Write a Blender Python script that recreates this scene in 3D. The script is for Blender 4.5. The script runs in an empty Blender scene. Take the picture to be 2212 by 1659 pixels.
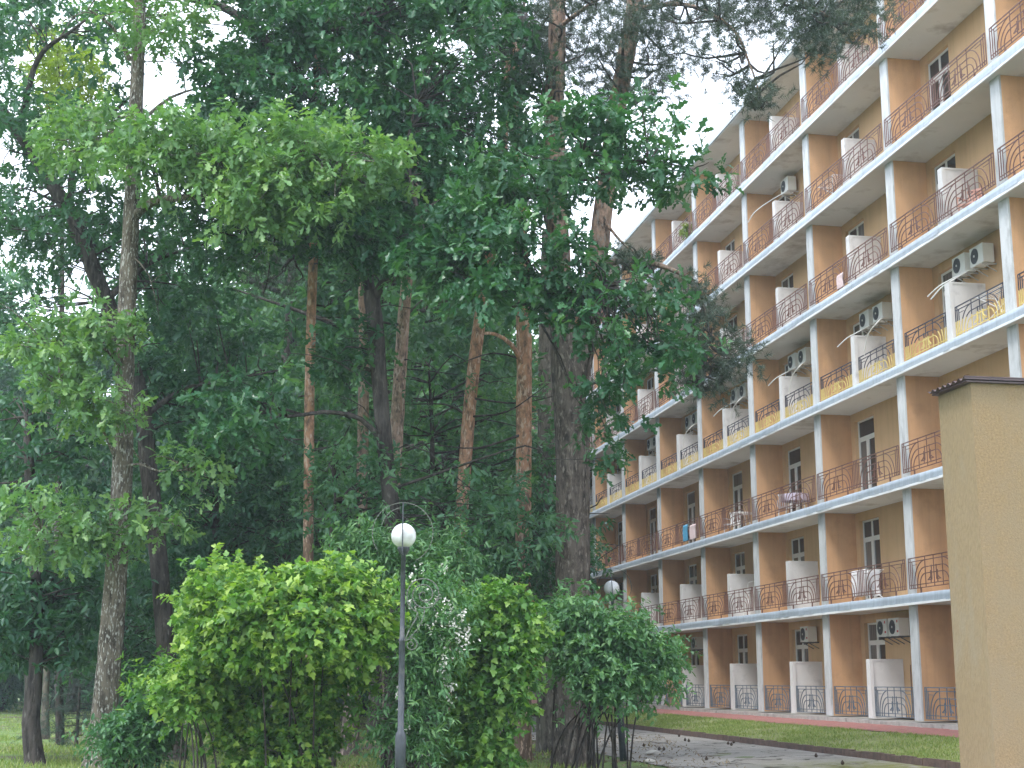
import bpy, math, random
import numpy as np

# ------------------------------------------------------------------ camera, sky, sun, exposure
scene = bpy.context.scene
C = scene.collection
TH, FPX, EYE = 0.2019, 5690.33 / 1.8227, 1.70          # pitch, focal length in 2212-wide pixels, eye height
cam = bpy.data.cameras.new('camera')
cam.sensor_width = 36.0
cam.lens = 36.0 * FPX / 2212.0
cam.clip_end = 2000.0
camo = bpy.data.objects.new('camera', cam)
C.objects.link(camo)
camo.location = (0, 0, EYE)
camo.rotation_euler = (math.pi / 2 + TH, 0, 0)
scene.camera = camo

SUN_EL, SUN_AZ = math.radians(62), math.radians(226)     # azimuth clockwise from +Y: behind the camera, to the left
world = bpy.data.worlds.new('World')
scene.world = world
world.use_nodes = True
wn, wl = world.node_tree.nodes, world.node_tree.links
wn.clear()
w_out = wn.new('ShaderNodeOutputWorld')
w_bg = wn.new('ShaderNodeBackground')
w_bg.inputs['Strength'].default_value = 0.12
w_sky = wn.new('ShaderNodeTexSky')
w_sky.sky_type = 'NISHITA'
w_sky.sun_disc = False
w_sky.sun_elevation = SUN_EL
w_sky.sun_rotation = SUN_AZ
w_tc = wn.new('ShaderNodeTexCoord')
w_map = wn.new('ShaderNodeMapping')
w_map.inputs['Scale'].default_value = (1.0, 1.0, 2.2)
w_noise = wn.new('ShaderNodeTexNoise')
w_noise.inputs['Scale'].default_value = 3.2
w_noise.inputs['Detail'].default_value = 7.0
w_ramp = wn.new('ShaderNodeValToRGB')
w_ramp.color_ramp.elements[0].position = 0.30
w_ramp.color_ramp.elements[0].color = (0.72, 0.72, 0.72, 1)
w_ramp.color_ramp.elements[1].position = 0.52
w_ramp.color_ramp.elements[1].color = (1, 1, 1, 1)
w_mix = wn.new('ShaderNodeMix')
w_mix.data_type = 'RGBA'
w_mix.inputs['B'].default_value = (10.4, 11.4, 13.0, 1)
wl.new(w_tc.outputs['Generated'], w_map.inputs['Vector'])
wl.new(w_map.outputs['Vector'], w_noise.inputs['Vector'])
wl.new(w_noise.outputs['Fac'], w_ramp.inputs['Fac'])
wl.new(w_ramp.outputs['Color'], w_mix.inputs['Factor'])
wl.new(w_sky.outputs['Color'], w_mix.inputs['A'])
wl.new(w_mix.outputs['Result'], w_bg.inputs['Color'])
wl.new(w_bg.outputs['Background'], w_out.inputs['Surface'])

sun = bpy.data.lights.new('sun', 'SUN')
sun.energy = 1.5
sun.angle = math.radians(14)
sun.color = (1.0, 0.97, 0.92)
suno = bpy.data.objects.new('sun', sun)
C.objects.link(suno)
suno.location = (-20, -30, 60)
# direction the light travels: from the sun's position towards the scene
suno.rotation_euler = (math.pi / 2 - SUN_EL, 0, math.pi - SUN_AZ)

scene.view_settings.view_transform = 'Standard'
scene.view_settings.look = 'None'
scene.view_settings.gamma = 1.0
scene.view_settings.use_curve_mapping = False
scene.view_settings.exposure = 1.1
scene.cycles.use_denoising = True
scene.cycles.max_bounces = 6
scene.cycles.diffuse_bounces = 3
scene.cycles.glossy_bounces = 2
scene.cycles.transmission_bounces = 3
scene.cycles.volume_bounces = 0
scene.cycles.use_adaptive_sampling = True
scene.cycles.adaptive_threshold = 0.03
scene.cycles.caustics_reflective = False
scene.cycles.caustics_refractive = False

# ------------------------------------------------------------------ coordinates
CT, ST = math.cos(TH), math.sin(TH)
def at(x, y, Y):
    """world point at distance Y ahead that lies in direction (x, y) of a 2212x1659 view"""
    xc, yc = x - 1106.0, y - 829.5
    r = np.array([xc, FPX * CT + yc * ST, FPX * ST - yc * CT])
    r = r * (Y / r[1])
    r[2] += EYE
    return r
def gnd(x, y, z=0.0):
    xc, yc = x - 1106.0, y - 829.5
    r = np.array([xc, FPX * CT + yc * ST, FPX * ST - yc * CT])
    r = r * ((z - EYE) / r[2])
    r[2] += EYE
    return r
AZ = 0.1807                                        # the facade runs away from us, turned this much to the left
AP = np.array([10.2741, 37.826, 0.0])              # foot of the facade column that stands nearest the annex
DV = np.array([-math.sin(AZ), math.cos(AZ), 0.0])  # along the facade, away
NV = np.array([math.cos(AZ), math.sin(AZ), 0.0])   # into the building
BAY, FLH = 5.7913, 3.0
S1 = 1.8829 + EYE                                  # underside of the first slab
BROT = math.pi / 2 + AZ
def bw(u, v, z):
    return AP + DV * u + NV * v + np.array([0, 0, z])
def onfac(x, y, v):
    """(u, z) where direction (x, y) meets the plane v behind the column fronts"""
    xc, yc = x - 1106.0, y - 829.5
    r = np.array([xc, FPX * CT + yc * ST, FPX * ST - yc * CT])
    t = (AP @ NV + v) / (r @ NV)
    p = r * t
    return float((p - AP) @ DV), float(p[2] + EYE)

# ------------------------------------------------------------------ materials
def new_mat(name):
    m = bpy.data.materials.new(name)
    m.use_nodes = True
    nt = m.node_tree
    nt.nodes.clear()
    out = nt.nodes.new('ShaderNodeOutputMaterial')
    p = nt.nodes.new('ShaderNodeBsdfPrincipled')
    nt.links.new(p.outputs[0], out.inputs['Surface'])
    return m, nt, p, out
def rgb(c):
    return (c[0], c[1], c[2], 1.0)
def coords(nt, kind='Object', scale=(1, 1, 1)):
    tc = nt.nodes.new('ShaderNodeTexCoord')
    mp = nt.nodes.new('ShaderNodeMapping')
    mp.inputs['Scale'].default_value = scale
    oi = nt.nodes.new('ShaderNodeObjectInfo')           # alike pieces do not share their stains
    sc_ = nt.nodes.new('ShaderNodeVectorMath'); sc_.operation = 'MULTIPLY_ADD'
    nt.links.new(oi.outputs['Random'], sc_.inputs[0]); sc_.inputs[1].default_value = (37.0, 53.0, 29.0)
    nt.links.new(tc.outputs[kind], sc_.inputs[2])
    nt.links.new(sc_.outputs[0], mp.inputs['Vector'])
    return mp.outputs['Vector']
def noise(nt, vec, scale, detail=4, rough=0.55):
    n = nt.nodes.new('ShaderNodeTexNoise')
    n.inputs['Scale'].default_value = scale
    n.inputs['Detail'].default_value = detail
    n.inputs['Roughness'].default_value = rough
    nt.links.new(vec, n.inputs['Vector'])
    return n.outputs['Fac']
def ramp(nt, fac, stops):
    r = nt.nodes.new('ShaderNodeValToRGB')
    e = r.color_ramp.elements
    while len(e) < len(stops):
        e.new(0.5)
    for k, (pos, col) in enumerate(stops):
        e[k].position = pos
        e[k].color = rgb(col)
    nt.links.new(fac, r.inputs['Fac'])
    return r.outputs['Color']
def mixc(nt, fac, a, b, blend='MIX'):
    m = nt.nodes.new('ShaderNodeMix')
    m.data_type = 'RGBA'
    m.blend_type = blend
    for sock, val in (('Factor', fac), ('A', a), ('B', b)):
        s = m.inputs[sock] if sock != 'Factor' else m.inputs[0]
        if isinstance(val, (int, float)):
            s.default_value = val
        elif isinstance(val, tuple):
            s.default_value = rgb(val)
        else:
            nt.links.new(val, s)
    return m.outputs['Result']
def bump(nt, p, height, strength=0.3, dist=0.02):
    b = nt.nodes.new('ShaderNodeBump')
    b.inputs['Strength'].default_value = strength
    b.inputs['Distance'].default_value = dist
    nt.links.new(height, b.inputs['Height'])
    nt.links.new(b.outputs['Normal'], p.inputs['Normal'])

def mottled(name, c0, c1, scale=6.0, rough=0.8, fine=60.0, bstr=0.25, stretch=(1, 1, 1), metal=0.0, dirt=None, dscale=1.5, dlo=0.52, dhi=0.72, streak=None):
    """plain surface: two close tones, fine grain in relief, optional dirt patches"""
    m, nt, p, out = new_mat(name)
    v = coords(nt, 'Object', stretch)
    n1 = noise(nt, v, scale, 5)
    col = ramp(nt, n1, [(0.3, c0), (0.7, c1)])
    n2 = noise(nt, v, fine, 3)
    if dirt is not None:
        n3 = noise(nt, v, dscale, 6, 0.65)
        col = mixc(nt, ramp(nt, n3, [(dlo, (0, 0, 0)), (dhi, (1, 1, 1))]), col, dirt)
    if streak is not None:                              # rain-washed runs down the surface
        n4 = noise(nt, coords(nt, 'Object', (5.0, 5.0, 0.22)), 1.0, 6, 0.7)
        col = mixc(nt, ramp(nt, n4, [(0.47, (0, 0, 0)), (0.74, (0.45, 0.45, 0.45))]), col, streak)
    oi = nt.nodes.new('ShaderNodeObjectInfo')           # each piece a little lighter or darker than the next
    rv = nt.nodes.new('ShaderNodeMapRange')
    rv.inputs['To Min'].default_value = 0.90; rv.inputs['To Max'].default_value = 1.06
    nt.links.new(oi.outputs['Random'], rv.inputs['Value'])
    cv = nt.nodes.new('ShaderNodeCombineColor')
    for q in range(3): nt.links.new(rv.outputs['Result'], cv.inputs[q])
    col = mixc(nt, 1.0, col, cv.outputs[0], 'MULTIPLY')
    nt.links.new(col, p.inputs['Base Color'])
    p.inputs['Roughness'].default_value = rough
    p.inputs['Metallic'].default_value = metal
    bump(nt, p, n2, bstr, 0.01)
    return m

M = {}
M['plaster_orange'] = mottled('plaster_orange', (0.60, 0.345, 0.180), (0.67, 0.39, 0.205), 1.2, 0.9, 90, 0.35, dirt=(0.54, 0.31, 0.16), streak=(0.42, 0.25, 0.135))
M['plaster_tan'] = mottled('plaster_tan', (0.60, 0.385, 0.205), (0.66, 0.43, 0.235), 1.2, 0.9, 90, 0.3, streak=(0.42, 0.27, 0.14))
M['soffit'] = mottled('soffit', (0.70, 0.69, 0.68), (0.78, 0.77, 0.76), 0.8, 0.9, 60, 0.15, dirt=(0.42, 0.39, 0.36), dscale=0.8)
M['pillar_white'] = mottled('pillar_white', (0.56, 0.575, 0.59), (0.66, 0.67, 0.68), 5.0, 0.85, 50, 0.35, stretch=(1, 1, 0.35), dirt=(0.42, 0.425, 0.425), dscale=4, streak=(0.40, 0.40, 0.39))
M['divider_white'] = mottled('divider_white', (0.66, 0.645, 0.635), (0.74, 0.725, 0.715), 2.5, 0.75, 40, 0.15, dirt=(0.50, 0.49, 0.485), dscale=2.5, dlo=0.54, dhi=0.75)
M['flashing'] = mottled('flashing', (0.36, 0.42, 0.49), (0.47, 0.53, 0.60), 3.0, 0.5, 20, 0.2, stretch=(2.5, 2.5, 0.25), metal=0.2, dirt=(0.26, 0.29, 0.32), dscale=3, dlo=0.56, dhi=0.74, streak=(0.24, 0.26, 0.28))
M['drip'] = mottled('drip', (0.80, 0.82, 0.84), (0.86, 0.87, 0.88), 3, 0.5, 30, 0.1)
M['roof_metal'] = mottled('roof_metal', (0.42, 0.46, 0.48), (0.50, 0.54, 0.56), 3, 0.5, 30, 0.1, metal=0.3)
M['plinth'] = mottled('plinth', (0.36, 0.35, 0.33), (0.50, 0.48, 0.45), 5, 0.9, 40, 0.5, dirt=(0.25, 0.24, 0.22), dscale=4)
M['win_white'] = mottled('win_white', (0.74, 0.74, 0.72), (0.80, 0.80, 0.78), 6, 0.4, 30, 0.05)
M['rail_brown'] = mottled('rail_brown', (0.13, 0.060, 0.046), (0.20, 0.100, 0.078), 12, 0.6, 60, 0.2)
M['rail_navy'] = mottled('rail_navy', (0.035, 0.04, 0.062), (0.06, 0.065, 0.09), 12, 0.55, 60, 0.2)
M['rail_yellow'] = mottled('rail_yellow', (0.62, 0.48, 0.14), (0.72, 0.58, 0.24), 12, 0.6, 60, 0.2)
M['rail_blue'] = mottled('rail_blue', (0.085, 0.125, 0.175), (0.15, 0.20, 0.25), 12, 0.6, 60, 0.2, dirt=(0.16, 0.15, 0.14), dscale=10)
M['annex_plaster'] = mottled('annex_plaster', (0.215, 0.148, 0.076), (0.315, 0.22, 0.115), 26, 0.95, 45, 0.8, dirt=(0.25, 0.19, 0.115), dscale=1.0, dlo=0.42, dhi=0.75, streak=(0.24, 0.185, 0.115))
M['annex_plaster_grey'] = mottled('annex_plaster_grey', (0.26, 0.19, 0.105), (0.33, 0.245, 0.138), 24, 0.95, 30, 0.9, stretch=(1, 1, 0.4), dirt=(0.30, 0.25, 0.17), dscale=1.2)
M['roof_sheet'] = mottled('roof_sheet', (0.06, 0.035, 0.035), (0.10, 0.06, 0.06), 4, 0.4, 30, 0.1)
M['ac_white'] = mottled('ac_white', (0.72, 0.72, 0.69), (0.78, 0.78, 0.75), 4, 0.45, 30, 0.05)
M['ac_dark'] = mottled('ac_dark', (0.06, 0.065, 0.07), (0.12, 0.125, 0.13), 30, 0.5, 60, 0.2)
M['bracket'] = mottled('bracket', (0.45, 0.44, 0.42), (0.55, 0.54, 0.52), 10, 0.5, 30, 0.1)
M['bracket_dark'] = mottled('bracket_dark', (0.06, 0.06, 0.06), (0.1, 0.1, 0.1), 10, 0.5, 30, 0.1)
M['hose_white'] = mottled('hose_white', (0.78, 0.77, 0.74), (0.84, 0.83, 0.80), 10, 0.5, 30, 0.1)
M['sticker_red'] = mottled('sticker_red', (0.5, 0.05, 0.05), (0.6, 0.07, 0.07), 10, 0.5, 30, 0.05)
M['post_paint'] = mottled('post_paint', (0.028, 0.033, 0.042), (0.045, 0.052, 0.063), 9, 0.42, 40, 0.15, dirt=(0.10, 0.10, 0.10), dscale=6)
M['iron'] = mottled('iron', (0.075, 0.085, 0.075), (0.15, 0.16, 0.13), 20, 0.7, 60, 0.2)
M['cloth_white'] = mottled('cloth_white', (0.78, 0.76, 0.77), (0.84, 0.82, 0.83), 5, 0.9, 80, 0.3)
M['cloth_pink'] = mottled('cloth_pink', (0.62, 0.46, 0.46), (0.72, 0.60, 0.60), 8, 0.9, 80, 0.3)
M['cloth_blue'] = mottled('cloth_blue', (0.06, 0.26, 0.44), (0.10, 0.34, 0.52), 8, 0.9, 80, 0.3)
M['cloth_lilac'] = mottled('cloth_lilac', (0.42, 0.36, 0.46), (0.56, 0.50, 0.58), 8, 0.9, 80, 0.3)
M['plastic_white'] = mottled('plastic_white', (0.74, 0.74, 0.74), (0.8, 0.8, 0.8), 8, 0.4, 80, 0.05)
M['chair_coral'] = mottled('chair_coral', (0.55, 0.30, 0.24), (0.62, 0.36, 0.29), 8, 0.5, 80, 0.05)
M['kerb_brown'] = mottled('kerb_brown', (0.095, 0.062, 0.050), (0.15, 0.10, 0.082), 7, 0.95, 40, 0.6, dirt=(0.07, 0.055, 0.045), dscale=4)
M['walk_red'] = mottled('walk_red', (0.27, 0.105, 0.090), (0.36, 0.16, 0.135), 5, 0.95, 40, 0.5, dirt=(0.22, 0.12, 0.10), dscale=2)
M['stone_pale'] = mottled('stone_pale', (0.42, 0.40, 0.36), (0.55, 0.52, 0.47), 6, 0.9, 30, 0.5)
M['cone'] = mottled('cone', (0.035, 0.022, 0.014), (0.07, 0.045, 0.03), 30, 0.9, 60, 0.4)
M['petal'] = mottled('petal', (0.78, 0.74, 0.70), (0.84, 0.80, 0.76), 20, 0.7, 60, 0.1)

def globe_mat():
    m, nt, p, out = new_mat('globe_glass')
    v = coords(nt)
    col = ramp(nt, noise(nt, v, 5, 4), [(0.35, (0.52, 0.52, 0.51)), (0.60, (0.76, 0.77, 0.78))])
    nt.links.new(col, p.inputs['Base Color'])
    p.inputs['Roughness'].default_value = 0.25
    p.inputs['Subsurface Weight'].default_value = 0.25
    p.inputs['Subsurface Radius'].default_value = (0.1, 0.1, 0.1)
    return m
M['globe'] = globe_mat()

def glass_mat(name, c, rough):
    m, nt, p, out = new_mat(name)
    v = coords(nt)
    col = ramp(nt, noise(nt, v, 1.3, 3), [(0.35, c), (0.7, tuple(min(1, q * 1.7) for q in c))])
    oi = nt.nodes.new('ShaderNodeObjectInfo')
    fold = noise(nt, coords(nt, 'Object', (9, 9, 0.3)), 1.5, 2)
    curtain = ramp(nt, fold, [(0.35, (0.10, 0.095, 0.09)), (0.65, (0.19, 0.18, 0.17))])
    col = mixc(nt, ramp(nt, oi.outputs['Random'], [(0.60, (0, 0, 0)), (0.64, (1, 1, 1))]), col, curtain)
    nt.links.new(col, p.inputs['Base Color'])
    p.inputs['Roughness'].default_value = rough
    p.inputs['IOR'].default_value = 1.5
    return m
M['pane'] = glass_mat('pane', (0.028, 0.028, 0.028), 0.06)

def bark_mat(name, low, high, mark, z0, z1, sc=9.0, stretch=0.16, bstr=1.0, mlo=0.60, mhi=0.72, ms=1.7, dk=0.26):
    """furrowed bark; pines turn from 'low' to 'high' colour up the stem; 'mark' = lichen or flaking plates"""
    m, nt, p, out = new_mat(name)
    v = coords(nt, 'Object', (1, 1, stretch))
    tc = nt.nodes.new('ShaderNodeTexCoord')
    sep = nt.nodes.new('ShaderNodeSeparateXYZ')
    nt.links.new(tc.outputs['Object'], sep.inputs[0])
    n0 = noise(nt, v, 1.2, 3)
    ad = nt.nodes.new('ShaderNodeMath'); ad.operation = 'MULTIPLY_ADD'
    nt.links.new(n0, ad.inputs[0]); ad.inputs[1].default_value = 3.0
    nt.links.new(sep.outputs['Z'], ad.inputs[2])
    mr = nt.nodes.new('ShaderNodeMapRange')
    mr.inputs['From Min'].default_value = z0 + 1.5
    mr.inputs['From Max'].default_value = z1 + 1.5
    nt.links.new(ad.outputs[0], mr.inputs['Value'])
    base = mixc(nt, mr.outputs['Result'], low, high)
    n1 = noise(nt, v, sc, 6, 0.7)
    col = mixc(nt, ramp(nt, n1, [(0.36, (1, 1, 1)), (0.56, (0, 0, 0))]), base, tuple(q * dk for q in low))
    n2 = noise(nt, coords(nt, 'Object', (1, 1, 0.35)), sc * ms, 3, 0.5)
    col = mixc(nt, ramp(nt, n2, [(mlo, (0, 0, 0)), (mhi, (1, 1, 1))]), col, mark)
    nt.links.new(col, p.inputs['Base Color'])
    p.inputs['Roughness'].default_value = 0.95
    p.inputs['Specular IOR Level'].default_value = 0.2
    bump(nt, p, n1, bstr, 0.06)
    return m
M['bark_oak_lichen'] = bark_mat('bark_oak_lichen', (0.17, 0.145, 0.112), (0.17, 0.145, 0.112), (0.38, 0.37, 0.33), 0, 8, 8, 0.28, 1.0, 0.55, 0.63, 3.6)
M['bark_oak_dark'] = bark_mat('bark_oak_dark', (0.085, 0.074, 0.066), (0.092, 0.080, 0.072), (0.15, 0.138, 0.122), 0, 8, 8, 0.20)
M['bark_pine_orange'] = bark_mat('bark_pine_orange', (0.24, 0.165, 0.125), (0.56, 0.31, 0.20), (0.64, 0.46, 0.35), 4.0, 6.5, 9, 0.5, 0.8, 0.54, 0.62, 1.9, 0.75)
M['bark_pine_pale'] = bark_mat('bark_pine_pale', (0.21, 0.165, 0.14), (0.47, 0.32, 0.25), (0.56, 0.43, 0.36), 2.5, 5.5, 9, 0.5, 0.8, 0.54, 0.62, 1.9, 0.75)
M['bark_pine_grey'] = bark_mat('bark_pine_grey', (0.135, 0.112, 0.094), (0.33, 0.22, 0.16), (0.23, 0.20, 0.17), 9.0, 11.5, 8, 0.34, 1.0, 0.56, 0.66, 2.2)
M['bark_grey'] = bark_mat('bark_grey', (0.15, 0.135, 0.11), (0.16, 0.145, 0.12), (0.27, 0.25, 0.21), 0, 8, 8, 0.3)

def leaf_mat(name, c0, c1, c2, trans, rough=0.42, tcol=None):
    """leaf: colour varies leaf by leaf through the stored attribute 'tint'; light also passes through"""
    m, nt, p, out = new_mat(name)
    at_ = nt.nodes.new('ShaderNodeAttribute')
    at_.attribute_name = 'tint'
    col = ramp(nt, at_.outputs['Fac'], [(0.0, c0), (0.55, c1), (1.0, c2)])
    nt.links.new(col, p.inputs['Base Color'])
    p.inputs['Roughness'].default_value = rough
    p.inputs['IOR'].default_value = 1.45
    t = nt.nodes.new('ShaderNodeBsdfTranslucent')
    tc = mixc(nt, 1.0, col, tcol or (1.0, 1.15, 0.45), 'MULTIPLY')
    nt.links.new(tc, t.inputs['Color'])
    mx = nt.nodes.new('ShaderNodeMixShader')
    mx.inputs[0].default_value = trans
    nt.links.new(p.outputs[0], mx.inputs[1])
    nt.links.new(t.outputs[0], mx.inputs[2])
    nt.links.new(mx.outputs[0], out.inputs['Surface'])
    return m
M['leaf_oak_light'] = leaf_mat('leaf_oak_light', (0.085, 0.19, 0.078), (0.145, 0.28, 0.108), (0.235, 0.36, 0.115), 0.38, 0.36)
M['leaf_oak_dark'] = leaf_mat('leaf_oak_dark', (0.03, 0.098, 0.055), (0.05, 0.145, 0.07), (0.1, 0.225, 0.075), 0.34, 0.34)
M['leaf_forest'] = leaf_mat('leaf_forest', (0.06, 0.15, 0.095), (0.092, 0.21, 0.12), (0.155, 0.29, 0.125), 0.42)
M['leaf_forest_dark'] = leaf_mat('leaf_forest_dark', (0.038, 0.112, 0.078), (0.062, 0.16, 0.1), (0.105, 0.225, 0.105), 0.38)
M['leaf_yellow'] = leaf_mat('leaf_yellow', (0.12, 0.19, 0.03), (0.20, 0.28, 0.04), (0.27, 0.33, 0.05), 0.45)
M['leaf_lime'] = leaf_mat('leaf_lime', (0.062, 0.165, 0.04), (0.145, 0.295, 0.06), (0.32, 0.45, 0.095), 0.4)
M['leaf_lime_two'] = leaf_mat('leaf_lime_two', (0.052, 0.145, 0.04), (0.11, 0.25, 0.055), (0.25, 0.39, 0.085), 0.4)
M['leaf_shrub'] = leaf_mat('leaf_shrub', (0.058, 0.155, 0.07), (0.1, 0.225, 0.095), (0.16, 0.29, 0.11), 0.38)
M['leaf_shrub_dark'] = leaf_mat('leaf_shrub_dark', (0.044, 0.125, 0.064), (0.076, 0.19, 0.085), (0.12, 0.25, 0.1), 0.36)
M['needle'] = leaf_mat('needle', (0.04, 0.066, 0.048), (0.06, 0.092, 0.064), (0.095, 0.12, 0.08), 0.15, 0.5)
M['needle_spruce'] = leaf_mat('needle_spruce', (0.025, 0.055, 0.042), (0.038, 0.075, 0.055), (0.06, 0.10, 0.065), 0.12, 0.5)
M['grass'] = leaf_mat('grass', (0.17, 0.25, 0.06), (0.24, 0.33, 0.085), (0.42, 0.42, 0.18), 0.35, 0.6)

def ground_mat():
    m, nt, p, out = new_mat('ground_soil')
    v = coords(nt)
    n1 = noise(nt, v, 0.35, 6, 0.6)
    n2 = noise(nt, v, 9, 6, 0.7)
    soil = ramp(nt, n2, [(0.3, (0.055, 0.042, 0.028)), (0.7, (0.13, 0.10, 0.07))])
    grass = ramp(nt, n2, [(0.3, (0.09, 0.155, 0.036)), (0.7, (0.165, 0.25, 0.062))])
    col = mixc(nt, ramp(nt, n1, [(0.40, (0, 0, 0)), (0.52, (1, 1, 1))]), soil, grass)
    nt.links.new(col, p.inputs['Base Color'])
    p.inputs['Roughness'].default_value = 1.0
    bump(nt, p, n2, 0.8, 0.05)
    return m
M['ground'] = ground_mat()
def asphalt_mat():
    m, nt, p, out = new_mat('asphalt')
    v = coords(nt)
    n1 = noise(nt, v, 60, 4, 0.7)
    n2 = noise(nt, v, 0.8, 6, 0.65)
    col = ramp(nt, n1, [(0.3, (0.20, 0.19, 0.175)), (0.7, (0.34, 0.32, 0.295))])
    col = mixc(nt, ramp(nt, n2, [(0.45, (0, 0, 0)), (0.7, (0.7, 0.7, 0.7))]), col, (0.17, 0.155, 0.135))
    wv = nt.nodes.new('ShaderNodeVectorMath'); wv.operation = 'MULTIPLY_ADD'
    wn_ = nt.nodes.new('ShaderNodeTexNoise'); wn_.inputs['Scale'].default_value = 1.7; wn_.inputs['Detail'].default_value = 5
    nt.links.new(v, wn_.inputs['Vector'])
    nt.links.new(wn_.outputs['Color'], wv.inputs[0]); wv.inputs[1].default_value = (1.1, 1.1, 0.0)
    nt.links.new(v, wv.inputs[2])
    vo = nt.nodes.new('ShaderNodeTexVoronoi'); vo.feature = 'DISTANCE_TO_EDGE'; vo.inputs['Scale'].default_value = 0.55
    nt.links.new(wv.outputs[0], vo.inputs['Vector'])
    col = mixc(nt, ramp(nt, vo.outputs['Distance'], [(0.006, (1, 1, 1)), (0.022, (0, 0, 0))]), col, (0.05, 0.045, 0.035))
    # moss grows on the stretch near the annex
    tc = nt.nodes.new('ShaderNodeTexCoord')
    vm = nt.nodes.new('ShaderNodeVectorMath'); vm.operation = 'DISTANCE'
    vm.inputs[1].default_value = (8.4, 29.0, 0.0)
    nt.links.new(tc.outputs['Object'], vm.inputs[0])
    mr = nt.nodes.new('ShaderNodeMapRange')
    mr.inputs['From Min'].default_value = 4.2; mr.inputs['From Max'].default_value = 1.4
    nt.links.new(vm.outputs['Value'], mr.inputs['Value'])
    mm = nt.nodes.new('ShaderNodeMath'); mm.operation = 'MULTIPLY'
    n3 = noise(nt, v, 3.0, 6, 0.7)
    nt.links.new(ramp(nt, n3, [(0.36, (0, 0, 0)), (0.55, (1, 1, 1))]), mm.inputs[0])
    nt.links.new(mr.outputs['Result'], mm.inputs[1])
    col = mixc(nt, mm.outputs[0], col, (0.15, 0.155, 0.025))
    nt.links.new(col, p.inputs['Base Color'])
    p.inputs['Roughness'].default_value = 0.95
    bump(nt, p, n1, 0.6, 0.02)
    return m
M['asphalt'] = asphalt_mat()
M['lawn_soil'] = mottled('lawn_soil', (0.14, 0.18, 0.05), (0.26, 0.27, 0.11), 4, 1.0, 30, 0.8, dirt=(0.20, 0.175, 0.10), dscale=0.9, dlo=0.55, dhi=0.68)

# ------------------------------------------------------------------ mesh helpers
class MB:
    """collects shapes; build() links them as ONE mesh object"""
    def __init__(s):
        s.v, s.f, s.m = [], [], []
    def box(s, x0, x1, y0, y1, z0, z1, mi=0):
        b = len(s.v)
        s.v += [(x0, y0, z0), (x1, y0, z0), (x1, y1, z0), (x0, y1, z0), (x0, y0, z1), (x1, y0, z1), (x1, y1, z1), (x0, y1, z1)]
        for q in ((0, 3, 2, 1), (4, 5, 6, 7), (0, 1, 5, 4), (1, 2, 6, 5), (2, 3, 7, 6), (3, 0, 4, 7)):
            s.f.append([b + k for k in q]); s.m.append(mi)
        return s
    def bar(s, p, q, r, mi=0, n=4, r2=None):
        """prism from p to q"""
        p, q = np.array(p, float), np.array(q, float)
        d = q - p; L = np.linalg.norm(d)
        if L < 1e-6: return s
        d /= L
        a = np.cross(d, (0, 0, 1.0)) if abs(d[2]) < 0.9 else np.cross(d, (1.0, 0, 0))
        a /= np.linalg.norm(a); c = np.cross(d, a)
        b = len(s.v)
        for (o, rr) in ((p, r), (q, r if r2 is None else r2)):
            for k in range(n):
                t = 2 * math.pi * (k + 0.5) / n
                s.v.append(tuple(o + (a * math.cos(t) + c * math.sin(t)) * rr))
        for k in range(n):
            s.f.append([b + k, b + (k + 1) % n, b + n + (k + 1) % n, b + n + k]); s.m.append(mi)
        s.f.append([b + k for k in range(n)][::-1]); s.m.append(mi)
        s.f.append([b + n + k for k in range(n)]); s.m.append(mi)
        return s
    def path(s, pts, r, mi=0, n=5, mfun=None):
        for k in range(len(pts) - 1):
            m_ = mi if mfun is None else mfun((np.array(pts[k]) + np.array(pts[k + 1])) / 2)
            s.bar(pts[k], pts[k + 1], r, m_, n)
        return s
    def lathe(s, prof, n=20, mi=0, c=(0, 0, 0)):
        b = len(s.v)
        for (r, z) in prof:
            for k in range(n):
                t = 2 * math.pi * k / n
                s.v.append((c[0] + r * math.cos(t), c[1] + r * math.sin(t), c[2] + z))
        for j in range(len(prof) - 1):
            for k in range(n):
                s.f.append([b + j * n + k, b + j * n + (k + 1) % n, b + (j + 1) * n + (k + 1) % n, b + (j + 1) * n + k]); s.m.append(mi)
        s.f.append([b + k for k in range(n)][::-1]); s.m.append(mi)
        e = b + (len(prof) - 1) * n
        s.f.append([e + k for k in range(n)]); s.m.append(mi)
        return s
    def mesh(s, name, mats, smooth=False):
        me = bpy.data.meshes.new(name)
        me.from_pydata(s.v, [], s.f)
        for m_ in (mats if isinstance(mats, (list, tuple)) else [mats]):
            me.materials.append(m_)
        if any(s.m):
            me.polygons.foreach_set('material_index', s.m)
        if smooth:
            me.polygons.foreach_set('use_smooth', [True] * len(me.polygons))
        me.update()
        return me
def link(name, me, parent=None, loc=(0, 0, 0), rot=(0, 0, 0)):
    o = bpy.data.objects.new(name, me)
    C.objects.link(o)
    o.location = [float(q) for q in loc]; o.rotation_euler = rot
    if parent is not None:
        o.parent = parent
    return o
def empty(name, loc, rz=0.0):
    o = link(name, None, None, loc, (0, 0, rz))
    o.empty_display_size = 0.2
    return o
def tag(o, label=None, cat=None, group=None, kind=None):
    if label: o['label'] = label
    if cat: o['category'] = cat
    if group: o['group'] = group
    if kind: o['kind'] = kind
    return o
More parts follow.
